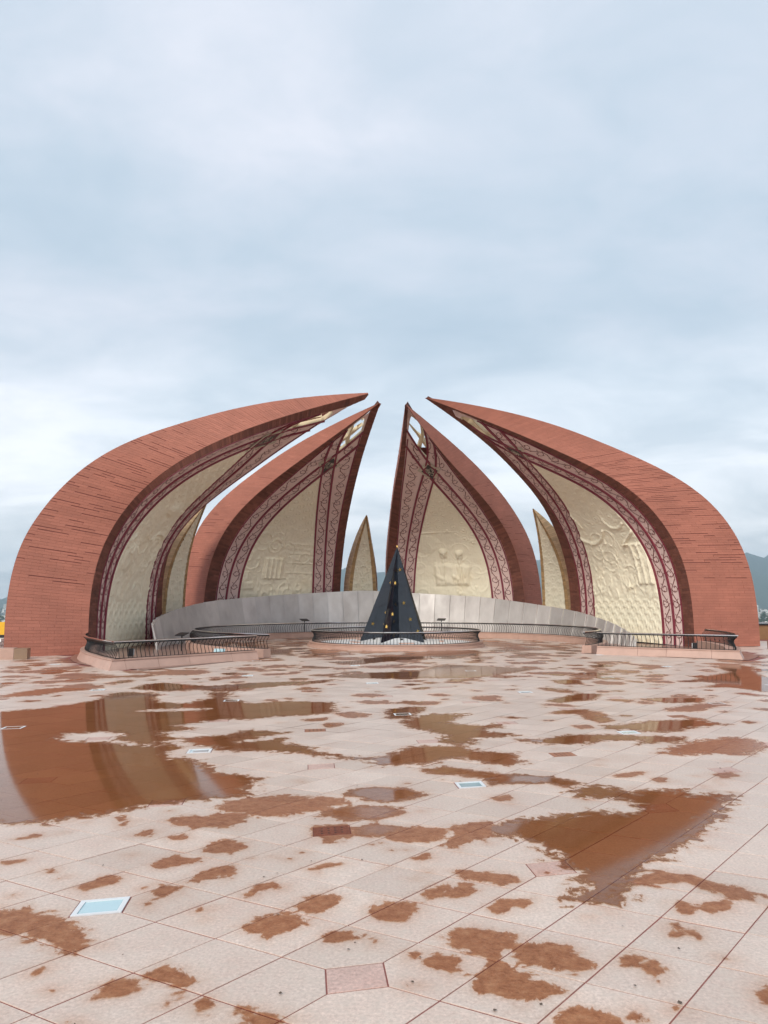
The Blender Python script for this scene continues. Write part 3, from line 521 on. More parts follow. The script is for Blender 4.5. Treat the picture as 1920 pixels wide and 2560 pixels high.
class Petal:
    def __init__(s, q, REC=.0):
        q = np.array(q); s.i = q[:21].reshape(7, 3); s.o = q[21:42].reshape(7, 3); s.r = q[42:54].reshape(4, 3); s.bu = q[54:58]; s.bz = q[58:62]; s.w = q[62:64]
        tt = np.linspace(0, 1, 801); R = s.rec(tt); L = np.r_[0, np.cumsum(np.linalg.norm(np.diff(.5 * (s.ein(tt) + s.eout(tt)), axis=0), axis=1))]
        s.tt, s.L = tt, L; s.len = L[-1]; s.hvs = R[:, 1]
        ta = np.linspace(0, 1, 801); C = s.panel(ta, ta * 0); s.PL = np.r_[0, np.cumsum(np.linalg.norm(np.diff(C, axis=0), axis=1))]
    def ein(s, t): return basis(7, t) @ s.i
    def eout(s, t): return basis(7, t) @ s.o
    def rec(s, t):
        R = s.ein(t) + basis(4, t) @ s.r; R[:, 1] = np.maximum(R[:, 1], 0); return R
    def hv(s, t): return s.rec(t)[:, 1]
    def t_hv(s, x):                       # first t at which the panel half width falls to x
        k = np.nonzero((s.hvs < x) & (s.tt > .3))[0]; return s.tt[k[0]] if len(k) else 1.
    def t_len(s, l): return np.interp(l, s.L, s.tt)
    def panel(s, t, v, off=0.):
        t = np.asarray(t, float); v = np.asarray(v, float); sh = np.broadcast(t, v).shape
        t, v = np.broadcast_to(t, sh).ravel(), np.broadcast_to(v, sh).ravel()
        def f(t, v):
            R = s.rec(t); B4 = basis(4, t); h = np.maximum(R[:, 1], 1e-3); q = 1 - np.clip(v / h, -1, 1) ** 2
            return np.stack([R[:, 0] - (B4 @ s.bu) * q, v, R[:, 2] + (B4 @ s.bz) * q], -1)
        P = f(t, v)
        if np.any(off):
            e = 2e-3; t1 = np.clip(t - e, 0, 1); t2 = np.clip(t + e, 0, 1)
            dt = f(t2, v) - f(t1, v); dv = f(t, v + .02) - f(t, v - .02); n = np.cross(dv, dt); n /= np.linalg.norm(n, axis=1)[:, None] + 1e-9
            n *= np.where(n[:, 0] - .3 * n[:, 2] < 0, -1, 1)[:, None]
            P = P + n * (np.broadcast_to(off, sh).ravel()[:, None])
        return P.reshape(sh + (3,))
    def back(s, t, v):
        E = s.eout(t); h = np.maximum(E[:, 1], 1e-3); q = 1 - np.clip(v / h, -1, 1) ** 2
        return np.stack([E[:, 0] - .14 * h * q, v, E[:, 2] + .06 * h * q], -1)
def quads_grid(n, m, flip=False):
    f = [(i * m + j, i * m + j + 1, (i + 1) * m + j + 1, (i + 1) * m + j) for i in range(n - 1) for j in range(m - 1)]
    return [q[::-1] for q in f] if flip else f
def bricks(P, A, B, ref, name, m_brick, m_back, parent, part, course=.098, blen=.44, proud=.014, gap=.0045, slits=0., label=None):
    """laid courses between the edge curves A(t) and B(t): a mortar face (the part) with its brick courses on it"""
    n = int(P.len / course); tk = P.t_len(np.linspace(0, P.len, n + 1)); a, b = A(tk), B(tk)
    bm_ = MB(); m = 4
    G = [[a[i] * (1 - k / m) + b[i] * (k / m) for k in range(m + 1)] for i in range(n + 1)]
    bm_.grid(G); wall = bm_.build(part, m_back, parent, label=label)
    V = []; Fc = []; T = []
    g = random.Random(n + int(abs(ref[1]) * 7)); run = 0
    for i in range(n):
        wd = np.linalg.norm((a[i] + a[i + 1]) / 2 - (b[i] + b[i + 1]) / 2)
        if wd < .04: continue
        k = max(1, round(wd / blen)); cuts = [0] + [(q + (.5 if i % 2 else 0) * (k > 1)) / k for q in range(1 if not (i % 2 and k > 1) else 0, k)] + [1]
        cuts = sorted(set(c for c in cuts if 0 <= c <= 1)); course_t = g.uniform(.35, .65)
        sl = np.linalg.norm((a[i + 1] + b[i + 1] - a[i] - b[i]) / 2) or 1e-3
        for c0, c1 in zip(cuts, cuts[1:]):
            if c1 - c0 < 1e-3: continue
            e = gap / 2 / wd; ge = gap / 2 / sl
            tfr = i / n
            lo, hi = ge, 1 - ge
            if slits:
                if run > 0: run -= 1; hi = 1 - min(.5, .027 / sl)
                elif .14 < tfr < .62 and g.random() < slits * (1 - abs(tfr - .36) / .3): run = g.choice((0, 0, 1, 1, 2)); hi = 1 - min(.45, .024 / sl)
            h = g.uniform(.45, 1) * proud
            qd = []
            for ty, cx in ((lo, c0 + e), (lo, c1 - e), (hi, c1 - e), (hi, c0 + e)):
                aa = a[i] * (1 - ty) + a[i + 1] * ty; bb = b[i] * (1 - ty) + b[i + 1] * ty; qd.append(aa * (1 - cx) + bb * cx)
            qd = np.array(qd); nn = np.cross(qd[1] - qd[0], qd[3] - qd[0]); L = np.linalg.norm(nn)
            if L < 1e-7: continue
            nn /= L; sgn = 1 if nn @ ref > 0 else -1; nn = nn * sgn
            s0 = len(V); V += list(qd - nn * .004) + list(qd + nn * h)
            ff = [(4, 5, 6, 7), (0, 1, 5, 4), (1, 2, 6, 5), (2, 3, 7, 6), (3, 0, 4, 7)]
            Fc += [tuple(s0 + x for x in (q if sgn > 0 else q[::-1])) for q in ff]; T += [min(1, max(0, course_t + g.uniform(-.35, .35) + (.3 if g.random() < .04 else 0)))] * 5
    me = mesh('brick_courses', V, Fc)
    if len(me.polygons) == len(T): me.attributes.new('tint', 'FLOAT', 'FACE').data.foreach_set('value', np.array(T, 'f'))
    obj('brick_courses', me, m_brick, wall, kind='stuff'); return wall
def ribbon(P, pts, wid, off, k_thick=0.):
    """strip on the panel surface along (t, v) points; returns verts, faces"""
    t = np.array([p[0] for p in pts]); v = np.array([p[1] for p in pts]); C = P.panel(t, v)
    d = np.gradient(C, axis=0); 
    # surface lateral direction
    e = 2e-3; n = np.cross(P.panel(t, v + .02) - P.panel(t, v - .02), P.panel(np.clip(t + e, 0, 1), v) - P.panel(np.clip(t - e, 0, 1), v))
    n /= np.linalg.norm(n, axis=1)[:, None] + 1e-9; n *= np.where(n[:, 0] - .3 * n[:, 2] < 0, -1, 1)[:, None]
    s = np.cross(d, n); s /= np.linalg.norm(s, axis=1)[:, None] + 1e-9
    wv = np.broadcast_to(wid, (len(t),))[:, None] / 2
    if not k_thick:
        V = np.stack([C - s * wv + n * off, C + s * wv + n * off], 1).reshape(-1, 3); return V, quads_grid(len(t), 2)
    V = np.stack([C - s * wv + n * .002, C - s * wv + n * off, C + s * wv + n * off, C + s * wv + n * .002], 1).reshape(-1, 3); return V, quads_grid(len(t), 4)
# ---- relief fields for the murals (metres, x across, y up along the panel)
def vnoise(X, Y, f, seed):
    g = np.random.default_rng(seed); T = g.random((64, 64)); x, y = X * f + 20, Y * f + 20; i, j = np.floor(x).astype(int), np.floor(y).astype(int); a, b = x - i, y - j
    a = a * a * (3 - 2 * a); b = b * b * (3 - 2 * b); q = lambda i, j: T[i % 64, j % 64]
    return (q(i, j) * (1 - a) + q(i + 1, j) * a) * (1 - b) + (q(i, j + 1) * (1 - a) + q(i + 1, j + 1) * a) * b
def bump(X, Y, x, y, rx, ry, h, rot=0., p=1.): 
    c, s = math.cos(rot), math.sin(rot); u = ((X - x) * c + (Y - y) * s) / rx; v = (-(X - x) * s + (Y - y) * c) / ry
    return h * np.clip(1 - u * u - v * v, 0, 1) ** (.5 * p)
def ridge(X, Y, pts, wd, h):
    d = np.full(X.shape, 9.)
    for (x0, y0), (x1, y1) in zip(pts, pts[1:]):
        ex, ey = x1 - x0, y1 - y0; t = np.clip(((X - x0) * ex + (Y - y0) * ey) / (ex * ex + ey * ey + 1e-9), 0, 1); d = np.minimum(d, np.hypot(X - x0 - t * ex, Y - y0 - t * ey))
    return h * np.clip(1 - (d / wd) ** 2, 0, 1)
def slabh(X, Y, x0, x1, y0, y1, h): return h * np.clip(np.minimum(np.minimum(X - x0, x1 - X), np.minimum(Y - y0, y1 - Y)) / .05, 0, 1)
def arc(x, y, r, a0, a1, n=14): return [(x + r * math.cos(math.radians(a0 + (a1 - a0) * k / n)), y + r * math.sin(math.radians(a0 + (a1 - a0) * k / n))) for k in range(n + 1)]
def ogee(X, Y, p, h):
    row = np.floor(Y / (p * .5)); u = (X / p + .5 * (row % 2)) % 1 - .5; v = (Y / (p * .5)) % 1
    d = np.hypot(u, v * .55); s = h * np.clip(1 - np.abs(d - .40) / .10, 0, 1); dots = h * 1.2 * np.clip(1 - np.hypot(u, v * .5 - .12) / .09, 0, 1); tri = h * 1.1 * np.clip(.22 - np.abs(u) - np.abs(v * .5 - .33) * 1.2, 0, .1) * 6
    return s + dots + tri
def hexp(X, Y, p, h):
    a = np.cos(2 * math.pi * X / p) + np.cos(2 * math.pi * (X * .5 + Y * .866) / p) + np.cos(2 * math.pi * (X * .5 - Y * .866) / p)
    return h * (np.clip(1 - np.abs(a - .0) / .45, 0, 1) + np.clip((a - 1.9) / 1.1, 0, 1))
def person(X, Y, x, y, s, face=1):
    H = bump(X, Y, x, y, .19 * s, .26 * s, .075 * s) + bump(X, Y, x + .05 * s * face, y - .03 * s, .05 * s, .10 * s, .05 * s)
    H -= bump(X, Y, x + .02 * s - .08 * s, y + .02 * s, .05 * s, .025 * s, .018 * s) + bump(X, Y, x + .02 * s + .09 * s, y + .02 * s, .05 * s, .025 * s, .018 * s) + bump(X, Y, x + .02 * s, y - .14 * s, .06 * s, .018 * s, .02 * s)
    H = np.maximum(H, bump(X, Y, x, y - .33 * s, .12 * s, .2 * s, .05 * s))
    tor = np.clip(np.minimum(.52 * s - np.abs(X - x) * (1 - .12 * (Y - y)), np.minimum(y - .36 * s - .30 * np.abs(X - x) - Y, Y - y + 1.5 * s)) / (.16 * s), 0, 1) ** .6
    H = np.maximum(H, .075 * s * tor * (.75 + 1.0 * np.abs(vnoise(X * 1.8, Y * .5, 5 / s, 3) - .5)))
    H += ridge(X, Y, [(x - .40 * s, y - .45 * s), (x - .46 * s, y - .95 * s), (x - .1 * s, y - 1.15 * s)], .11 * s, .035 * s) + ridge(X, Y, [(x, y - .32 * s), (x + .02, y - 1.2 * s)], .03 * s, .02 * s)
    H += bump(X, Y, x, y + .15 * s, .22 * s, .15 * s, .06 * s)
    return H
def figures(k, X, Y, hw):
    g = random.Random(40 + k); H = np.zeros(X.shape)
    H += .05 * np.clip(vnoise(X, Y, 1.3, k) - .4, 0, 1) + .05 * np.abs(vnoise(X, Y, 3.2, k + 9) - .5) + .04 * np.abs(vnoise(X, Y, 6.5, k + 5) - .5) + .03 * np.abs(vnoise(X, Y, 11, k + 15) - .5)
    for _ in range(22):                                # drapery and foliage ridges
        x, y = g.uniform(-hw, hw), g.uniform(1.6, 4.8); H += ridge(X, Y, arc(x, y, g.uniform(.15, .5), g.uniform(0, 360), g.uniform(380, 560)), .04, .026)
    if k == 3:
        H = np.maximum(H * .6, 1.4 * person(X, Y, -.34, 4.0, 1.1, 1)); H = np.maximum(H, 1.4 * person(X, Y, .46, 3.92, 1.05, -1))
        for _ in range(11): x, y = g.uniform(-1.6, 1.7), g.uniform(1.45, 2.3); H = np.maximum(H, person(X, Y, x, y, g.uniform(.35, .55)))
        H += slabh(X, Y, 1.05, 1.35, 4.6, 6.6, .05) + sum(ridge(X, Y, [(1.0, 4.8 + .3 * q), (1.4, 4.8 + .3 * q)], .05, .03) for q in range(6)) + bump(X, Y, -1.1, 4.6, .7, .5, .05) + slabh(X, Y, -1.7, .3, 5.2, 5.32, .04) + slabh(X, Y, -1.5, .5, 5.6, 5.7, .035)
    elif k == 4:
        H += slabh(X, Y, 1.0, 2.75, 2.3, 4.0, .04) + sum(slabh(X, Y, 1.1 + .36 * q, 1.26 + .36 * q, 2.3, 4.0, .05) for q in range(5)) + ridge(X, Y, [(.8, 4.0), (1.9, 4.75), (3.0, 4.0)], .07, .07) + ridge(X, Y, [(.8, 4.0), (3.0, 4.0)], .06, .05)
        H += ridge(X, Y, arc(-.9, 5.2, 1.0, 190, 330), .09, .07) + ridge(X, Y, [(-1.2, 5.0), (-1.4, 6.2)], .06, .05) + ridge(X, Y, arc(.9, 5.3, .55, 0, 320), .08, .06) + bump(X, Y, -.3, 6.1, .5, .35, .08)
        for _ in range(10): H = np.maximum(H, person(X, Y, g.uniform(-2.2, .6), g.uniform(2.5, 4.6), g.uniform(.35, .55)))
    elif k == 2:
        H += ridge(X, Y, arc(-.5, 4.4, .35, 0, 350), .06, .04) + ridge(X, Y, arc(-.5, 4.4, .15, 0, 330), .05, .03) + slabh(X, Y, -2.6, -1.3, 2.2, 2.6, .06) + slabh(X, Y, -2.4, -1.6, 2.6, 3.1, .05) + slabh(X, Y, -.9, .2, 2.7, 3.8, .05)
        H += sum(slabh(X, Y, -.8 + .25 * q, -.66 + .25 * q, 2.7, 3.8, .04) for q in range(4)) + sum(slabh(X, Y, .3, 2.2, 3.0 + .5 * q, 3.1 + .5 * q, .035) for q in range(4))
        for _ in range(9): H = np.maximum(H, person(X, Y, g.uniform(-.2, 2), g.uniform(2.4, 4.6), g.uniform(.35, .5)))
    else:
        H += ridge(X, Y, arc(.8, 3.9, .6, -60, 150), .08, .06) + ridge(X, Y, arc(.8, 3.9, .4, -60, 150), .06, .05) + ridge(X, Y, arc(-1.2, 5.4, .8, 20, 160), .1, .08) + bump(X, Y, -1, 3.4, .5, .6, .09) + bump(X, Y, .4, 5.6, .6, .35, .09)
        for _ in range(13): H = np.maximum(H, person(X, Y, g.uniform(-2.2, 2), g.uniform(2.4, 5.6), g.uniform(.35, .6)))
    return H
def vine_mesh(P, vfun, t0, t1, bw, seed):
    g = random.Random(seed); V = []; F = []
    tc = np.linspace(t0, t1, 400); C = P.panel(tc, np.array([vfun(t) for t in tc])); L = np.r_[0, np.cumsum(np.linalg.norm(np.diff(C, axis=0), axis=1))]; tot = L[-1]
    if tot < .4: return None
    sg = 1
    def put(path, wid):
        l = np.array([p[0] for p in path]); o_ = np.array([p[1] for p in path]); ok = (l > .03) & (l < tot - .03)
        if ok.sum() < 3: return
        l, o_ = l[ok], o_[ok]; wv = np.broadcast_to(wid, (len(path),))[ok]
        t = np.interp(l, L, tc); v = np.array([vfun(x) for x in t]) + o_
        vv, ff = ribbon(P, list(zip(t, v)), wv, .012); b = len(V); V.extend(vv); F.extend([tuple(q + b for q in x) for x in ff])
    per = bw * 2.1; amp = bw * .24; n = int(tot / .035)
    put([(tot * k / n, amp * math.sin(2 * math.pi * tot * k / n / per)) for k in range(n + 1)], .030)
    k = 0; l = per * .25
    while l < tot:
        s = 1 if k % 2 == 0 else -1; R = bw * g.uniform(.26, .33)          # curl turning back inside each bend of the stem
        cx_, cy_ = l + per * .1, s * amp - s * R * 1.05; pts = []; wd = []
        for q in range(19):
            a = math.pi / 2 + q / 18 * math.pi * 1.75; rr = R * (1 - .55 * q / 18); pts.append((cx_ - rr * math.cos(a) * -1, cy_ + s * rr * math.sin(a))); wd.append(.026 - .008 * q / 18)
        put(pts, np.array(wd))
        for q in (5, 9, 13, 18):                                           # small leaves on the curl
            x, y = pts[q]; a = g.uniform(0, 6.28); ln = g.uniform(.05, .085)
            put([(x + ln * z * math.cos(a), y + ln * z * math.sin(a)) for z in (0, .3, .6, 1)], np.array([.006, .034, .036, .005]))
        for q in (-.16, .05, .2):
            x = l + q * per; y = amp * math.sin(2 * math.pi * x / per); ln = .10 * g.uniform(.8, 1.3)
            put([(x + z * ln * .7, y + s * z * ln * .75) for z in (0, .35, .7, 1)], np.array([.012, .014, .03, .006]))
        k += 1; l += per / 2
    return mesh('vine', V, F)
def petal_shell(P, root, m_brick, m_mort, m_rim, m_rimb, m_back, hole=None, tN=110, slits=0., rl=None, course=.098):
    t = np.linspace(0, 1, tN); b = MB(); cols = 12
    hr = [x for x in np.linspace(.3, 1, 500) if hole and hole(x) > 0]
    def bhole(x): return max(0., P.eout(np.array([x]))[0, 1] - .10) if hr and hr[0] - .01 < x < hr[-1] + .02 else 0.
    for i in range(tN - 1):                                               # back, with the open window near the tip left out
        vo = [bhole(t[i]), bhole(t[i + 1])] if hole else [0, 0]
        segs = [(-1, 1, cols)] if max(vo) <= .001 else [(-1, None, 5), (None, 1, 5)]
        for a0, a1, m in segs:
            rows = []
            for q in (0, 1):
                h = P.eout(t[i + q:i + q + 1])[0, 1]
                x0 = -h if a0 is not None else vo[q]; x1 = h if a1 is not None else -vo[q]
                v = np.linspace(x0, x1, m + 1); rows.append(P.back(np.full(m + 1, t[i + q]), v))
            b.grid(rows)
    b.build('back_shell', m_back, root, smooth=True)
    for s in (1, -1):
        fl = np.array([1, s, 1.]); 
        bricks(P, lambda x: P.ein(x) * fl, lambda x: P.eout(x) * fl, np.array([.0, s, .0]), 'side', m_brick, m_mort, root, 'side_wall', slits=slits, course=course)
        bricks(P, lambda x: P.rec(x) * fl, lambda x: P.ein(x) * fl, np.array([1., 0.01 * s, -.5]), 'rim', m_rim, m_rimb, root, 'rim', blen=.30, proud=.014, course=course)
def big_petal(k, q, label):
    pose = q[64:67]; root = empty('monument_petal', (pose[0], pose[1], 0), pose[2], label, 'monument petal', 'large petals of the monument')
    P = Petal(q[:64]); w2 = lambda t: P.w[0] + (P.w[1] - P.w[0]) * t; w1 = lambda t: (.44 + .18 * t) * w2(t)
    hv = lambda t: P.hv(np.atleast_1d(np.asarray(t, float)))
    hl = P.hvs.tolist()
    def hv1(t):
        x = min(max(float(t), 0), 1) * 800; i = min(int(x), 799); return hl[i] + (hl[i + 1] - hl[i]) * (x - i)
    def first(fn, lo=.35):
        for x in np.linspace(lo, .999, 900):
            if fn(x) <= 0: return float(x)
        return .999
    tA = first(lambda t: hv1(t) - w1(t)); tB = first(lambda t: hv1(t) - .5 * w1(t)); tap = first(lambda t: hv1(t) - w2(t)); tC = first(lambda t: hv1(t) - .07)
    tA2 = tA + .006
    def hole(t):
        if t <= tA2 or t >= tC: return 0.
        return max(0., min(w1(t) - hv1(t) - .02, hv1(t) - .03))
    petal_shell(P, root, M['brick'], M['mortar'], M['rim'], M['rimback'], M['back'], hole, slits=.30 if k in (1, 4) else .06)
    # pink ground of the panel
    t = np.linspace(0, 1, 140); b = MB()
    for i in range(139):
        vo = [hole(t[i]), hole(t[i + 1])]; h = [hv1(t[i]), hv1(t[i + 1])]
        if max(h) < 1e-3: continue
        segs = [(lambda q: -h[q], lambda q: h[q], 10)] if max(vo) <= .001 else [(lambda q: -h[q], lambda q: -vo[q], 3), (lambda q: vo[q], lambda q: h[q], 3)]
        for a, c, m in segs: b.grid([P.panel(np.full(m + 1, t[i + q]), np.linspace(a(q), c(q), m + 1)) for q in (0, 1)])
    b.build('panel_ground', M['pink'], root, smooth=True)
    # mural relief
    nt_, nv = 260, 170; tt = np.linspace(0.0, tap, nt_); PLt = np.interp(tt, P.tt, P.PL); hm = np.maximum(hv(tt) - w2(tt) - .02, .004)
    sgrid = np.linspace(-1, 1, nv); Vv = hm[:, None] * sgrid[None]; Yy = np.broadcast_to(PLt[:, None], Vv.shape); top = PLt[-1]
    sx = -1 if k in (1, 2) else 1                                       # mirror so that +x runs to the right seen from the plaza
    X = Vv * (1 if k in (3, 4) else 1); lowY = 1.75 + .1 * np.sin(X * 3); hiY = top * .62 + .35 * np.sin(X * 1.7 + k) + .2 * np.sin(X * 4.1)
    mid = np.clip((Yy - lowY) / .12, 0, 1) * np.clip((hiY - Yy) / .5, 0, 1)
    Hh = .030 + ogee(X, Yy, .50, .045) * (Yy < lowY) + hexp(X, Yy, .42, .03) * np.clip((Yy - hiY + .5) / .2, 0, 1) + 1.05 * figures(k, X, Yy, float(hm.max())) * mid
    edge = np.clip(np.minimum((1 - np.abs(sgrid))[None] * hm[:, None], 9) / .06, 0, 1); Hh = .02 + (Hh - .02) * edge
    pts = P.panel(np.broadcast_to(tt[:, None], Vv.shape), Vv, Hh)
    obj('mural', mesh('mural', pts.reshape(-1, 3), quads_grid(nt_, nv), True), M['mural'], root, label='cream relief mural with figures between ornamental fields')
    # maroon stripes
    for s in (1, -1):
        for wf, tend, wd in ((w1, tB, .085), (w2, first(lambda t: hv1(t) - .5 * w2(t)), .085)):
            ts = np.linspace(0, tend, 90); vv, ff = ribbon(P, [(x, s * (hv1(x) - float(wf(x)))) for x in ts], wd, .055 if s > 0 else .050, 1)
            obj('stripe', mesh('stripe', vv, ff), M['stripe'], root)
        ts = np.linspace(0, .93, 90); vv, ff = ribbon(P, [(x, s * max(0.02, hv1(x) - .03)) for x in ts], .05, .03, 1); obj('stripe', mesh('stripe', vv, ff), M['stripe'], root)
        for f0, tend in ((.25, first(lambda t: hv1(t) - .40 * w2(t))), (.75, first(lambda t: hv1(t) - .9 * w2(t)))):
            me_ = vine_mesh(P, lambda t, f0=f0: s * (hv1(t) - f0 * float(w2(t))), 0.0, tend, float(w1(.2)) * 1.08, k * 10 + s + int(f0 * 8))
            if me_: obj('vine', me_, M['vine'], root)
    # medallion between the crossings
    tm = .5 * (tap + tA); Lm = np.interp(tm, P.tt, P.PL); md = MB(); hs = .44 * float(w2(tm))
    def at(x, y, off): return P.panel(np.array([np.interp(Lm + y, P.PL, P.tt)]), np.array([x]), off)[0]
    sq = lambda r, off: [at(x * r, y * r, off) for x, y in ((0, -1.25), (1, 0), (0, 1.25), (-1, 0))]
    a = sq(hs, .03); c = sq(hs * .72, .045); md.add(a + c, [(q, (q + 1) % 4, 4 + (q + 1) % 4, 4 + q) for q in range(4)]); med = md.build('medallion', M['medalf'], root, label='dark ornamental medallion in a pale frame')
    md = MB(); md.add(sq(hs * .72, .034), [(0, 1, 2, 3)]); md.build('medallion_plate', M['medal'], med)
    g = random.Random(k); vs, fs = [], []
    for _ in range(12):
        r0 = hs * .5; x, y = g.uniform(-.6, .6) * r0, g.uniform(-.6, .6) * r0
        pl = arc(x, y, g.uniform(.04, .09), g.uniform(0, 360), g.uniform(400, 560), 8)
        vv, ff = ribbon(P, [(float(np.interp(Lm + b_, P.PL, P.tt)), a_) for a_, b_ in pl], .022, .05); o0 = len(vs); vs += list(vv); fs += [tuple(o0 + z for z in f_) for f_ in ff]
    obj('ornament', mesh('ornament', vs, fs), M['medalf'], med)
    # open lattice near the tip: deep frame and crossing beams
    fr = MB(); ts = np.linspace(tA2, tC, 40)
    for s in (1, -1):
        vo = np.array([hole(x) for x in ts]) * s
        fr.grid([list(P.panel(ts, vo, .01)), list(P.panel(ts, vo, -.16))])
    fr.build('lattice_frame', M['cream'], root, smooth=False)
    for s in (1, -1):
        ts = [x for x in np.linspace(tA2, tC, 200) if abs(hv1(x) - .5 * float(w1(x))) < hole(x)]
        if len(ts) > 4:
            ts = np.linspace(ts[0], ts[-1] - .004, 16); vc = np.array([s * (hv1(x) - .5 * float(w1(x))) for x in ts]); bb = MB(); wd = .055
            f0, k0 = P.panel(ts, vc - wd, -.02 if s > 0 else -.03), P.panel(ts, vc + wd, -.02 if s > 0 else -.03); bk0 = P.panel(ts, vc - wd, -.20); bk1 = P.panel(ts, vc + wd, -.20)
            bb.grid([list(f0), list(k0), list(bk1), list(bk0), list(f0)]); bb.build('lattice_beam', M['cream'], root)
    ts = np.linspace(tA + .55 * (tC - tA), tA + .55 * (tC - tA) + .018, 2)
    return P
big_petal(1, BIG[1], 'large red brick petal at the far left, seen steeply from the side')
big_petal(2, BIG[2], 'large red brick petal left of the black star, with cream mural')
big_petal(3, BIG[3], 'large red brick petal behind the black star, mural showing two heads')
big_petal(4, BIG[4], 'large red brick petal at the far right, mural showing a pillared house')
for pose, lab in zip(SMALL_POSE, ('small tan petal standing alone between the two middle petals', 'small tan petal between the two right-hand red petals', 'small tan petal mostly hidden behind the far left red petal')):
    root = empty('small_petal', (pose[0], pose[1], 0), pose[2], lab, 'monument petal', 'small petals of the monument'); P = Petal(SMALL_SHAPE)
    petal_shell(P, root, M['tan'], M['tanback'], M['tanrim'], M['tanback'], M['cream'], None, 60)
    te = P.t_hv(.02); tt = np.linspace(0, te, 120); hm = P.hv(tt); sg = np.linspace(-1, 1, 36); Vv = hm[:, None] * sg; Yy = np.broadcast_to(np.interp(tt, P.tt, P.PL)[:, None], Vv.shape)
    obj('mural', mesh('mural', P.panel(np.broadcast_to(tt[:, None], Vv.shape), Vv, .004 + hexp(Vv, Yy, .34, .035) + ogee(Vv, Yy, .6, .02)).reshape(-1, 3), quads_grid(120, 36), True), M['mural'], root)
# ------------------------------------------------------------------ moat floor and steel wall
fl = MB(); az_ = np.linspace(-150, 128, 60)
def rout(az): rel = abs((az + 10.5 + 180) % 360 - 180); return 12.6 - max(0, 128 - rel) * .05 + 0.
fl.grid([[pol(a, 7.6, .012) for a in az_], [pol(a, rout(a) - .1, .012) for a in az_]]); fl.build('moat_floor', M['moat'], kind='structure', label='brown stone floor between kerb and petals')
hz = ([-112, -101, -88, -62, -37, -9, 28, 61, 85, 97, 108], [.78, .95, 1.17, 1.69, 1.98, 2.24, 1.90, 1.27, .68, .40, .22])
sw = empty('steel_wall', pol(-9, 9.1), 0, 'curved wall of brushed steel panels behind the star, low at both ends', 'wall')
swi = Matrix.Translation(-Vector(sw.location))
na = 44; A = np.linspace(-109, 106, na + 1)
for i in range(na):
    a0, a1 = A[i], A[i + 1] + .05; h0, h1 = np.interp(a0, *hz), np.interp(a1, *hz)
    d0, d1 = .0, .075
    P = []
    for a, h, d in ((a0, h0, d0), (a1, h1, d1)):
        P += [pol(a, 8.72 - d, 0), pol(a, 8.72 - d + .55 * h / 2.2, h), pol(a, 8.77 - d + .55 * h / 2.2 , h), pol(a, 8.80 - d, 0)]
    v = [swi @ Vector(p) for p in P]
    me = mesh('steel_panel', v, [(0, 1, 5, 4), (1, 2, 6, 5), (2, 3, 7, 6), (0, 3, 2, 1), (4, 5, 6, 7)]); obj('steel_panel', me, M['steel'], sw)
# ------------------------------------------------------------------ kerbs with railings
def path_len(P): return np.r_[0, np.cumsum([math.dist(a, b) for a, b in zip(P, P[1:])])]
def offset(P, d):                                         # positive d = to the left of travel
    P = np.array(P); out = []
    for k in range(len(P)):
        e1 = P[k] - P[k - 1] if k else P[1] - P[0]; e2 = P[k + 1] - P[k] if k < len(P) - 1 else P[k] - P[k - 1]
        e1 = e1 / np.linalg.norm(e1); e2 = e2 / np.linalg.norm(e2); n1 = np.array([-e1[1], e1[0]]); n2 = np.array([-e2[1], e2[0]])
        b = n1 + n2; out.append(P[k] + b * d / max(.35, 1 + n1 @ n2))
    return np.array(out)
def resample(P, step):
    P = np.array(P); L = path_len(P); n = max(1, round(L[-1] / step)); s = np.linspace(0, L[-1], n + 1)
    return np.stack([np.interp(s, L, P[:, 0]), np.interp(s, L, P[:, 1])], 1)
KH, RH = .26, .68
PROF = [(0, 0), (-.012, .03), (.012, .10), (.045, .18), (.04, .26), (-.01, .325), (-.055, .365), (-.065, .405)]   # offset left of travel, height above kerb
def baluster_mesh():
    b = MB(); b.tube([(0, o_, z) for o_, z in PROF], .0095, 5); me = mesh('baluster', b.v, b.f, True); me.materials.append(M['iron']); return me
BAL = baluster_mesh()
def kerb(path, label, seg=1.15, h=KH, slope=.10, wid=.40, group=None):
    e = empty('stone_kerb', (path[len(path) // 2][0], path[len(path) // 2][1], 0), 0, label, 'kerb', group)
    off = [(0, 0), (slope, h - .035), (slope - .02, h - .033), (slope - .02, h), (slope + wid, h), (slope + wid, 0)]
    R = [offset(path, o_) for o_, _ in off]; L = path_len(path); n = max(1, round(L[-1] / seg)); br = [0]
    corners = [k for k in range(1, len(path) - 1) if np.dot(np.subtract(path[k], path[k - 1]) / math.dist(path[k], path[k - 1]), np.subtract(path[k + 1], path[k]) / math.dist(path[k + 1], path[k])) < .8]
    cuts = sorted(set([0, len(path) - 1] + corners + [int(np.argmin(abs(L - L[-1] * q / n))) for q in range(1, n)]))
    for a, b in zip(cuts, cuts[1:]):
        m = MB(); rows = []
        for k in range(a, b + 1):
            rows.append([Vector((R[q][k][0], R[q][k][1], off[q][1])) - Vector(e.location) for q in range(len(off))])
        for rr, sgn in ((rows[0], 1), (rows[-1], -1)):          # hairline joint
            d = (Vector(rows[1][0]) - Vector(rows[0][0])).normalized() * .004 * sgn if sgn > 0 else (Vector(rows[-2][0]) - Vector(rows[-1][0])).normalized() * .004
            for q in range(len(rr)): rr[q] = rr[q] + d
        m.grid(rows); nq = len(off); m.f += [tuple(range(nq)), tuple(len(m.v) - nq + q for q in range(nq))[::-1]]
        m.build('kerb_stone', M['kerb'], e)
    return e
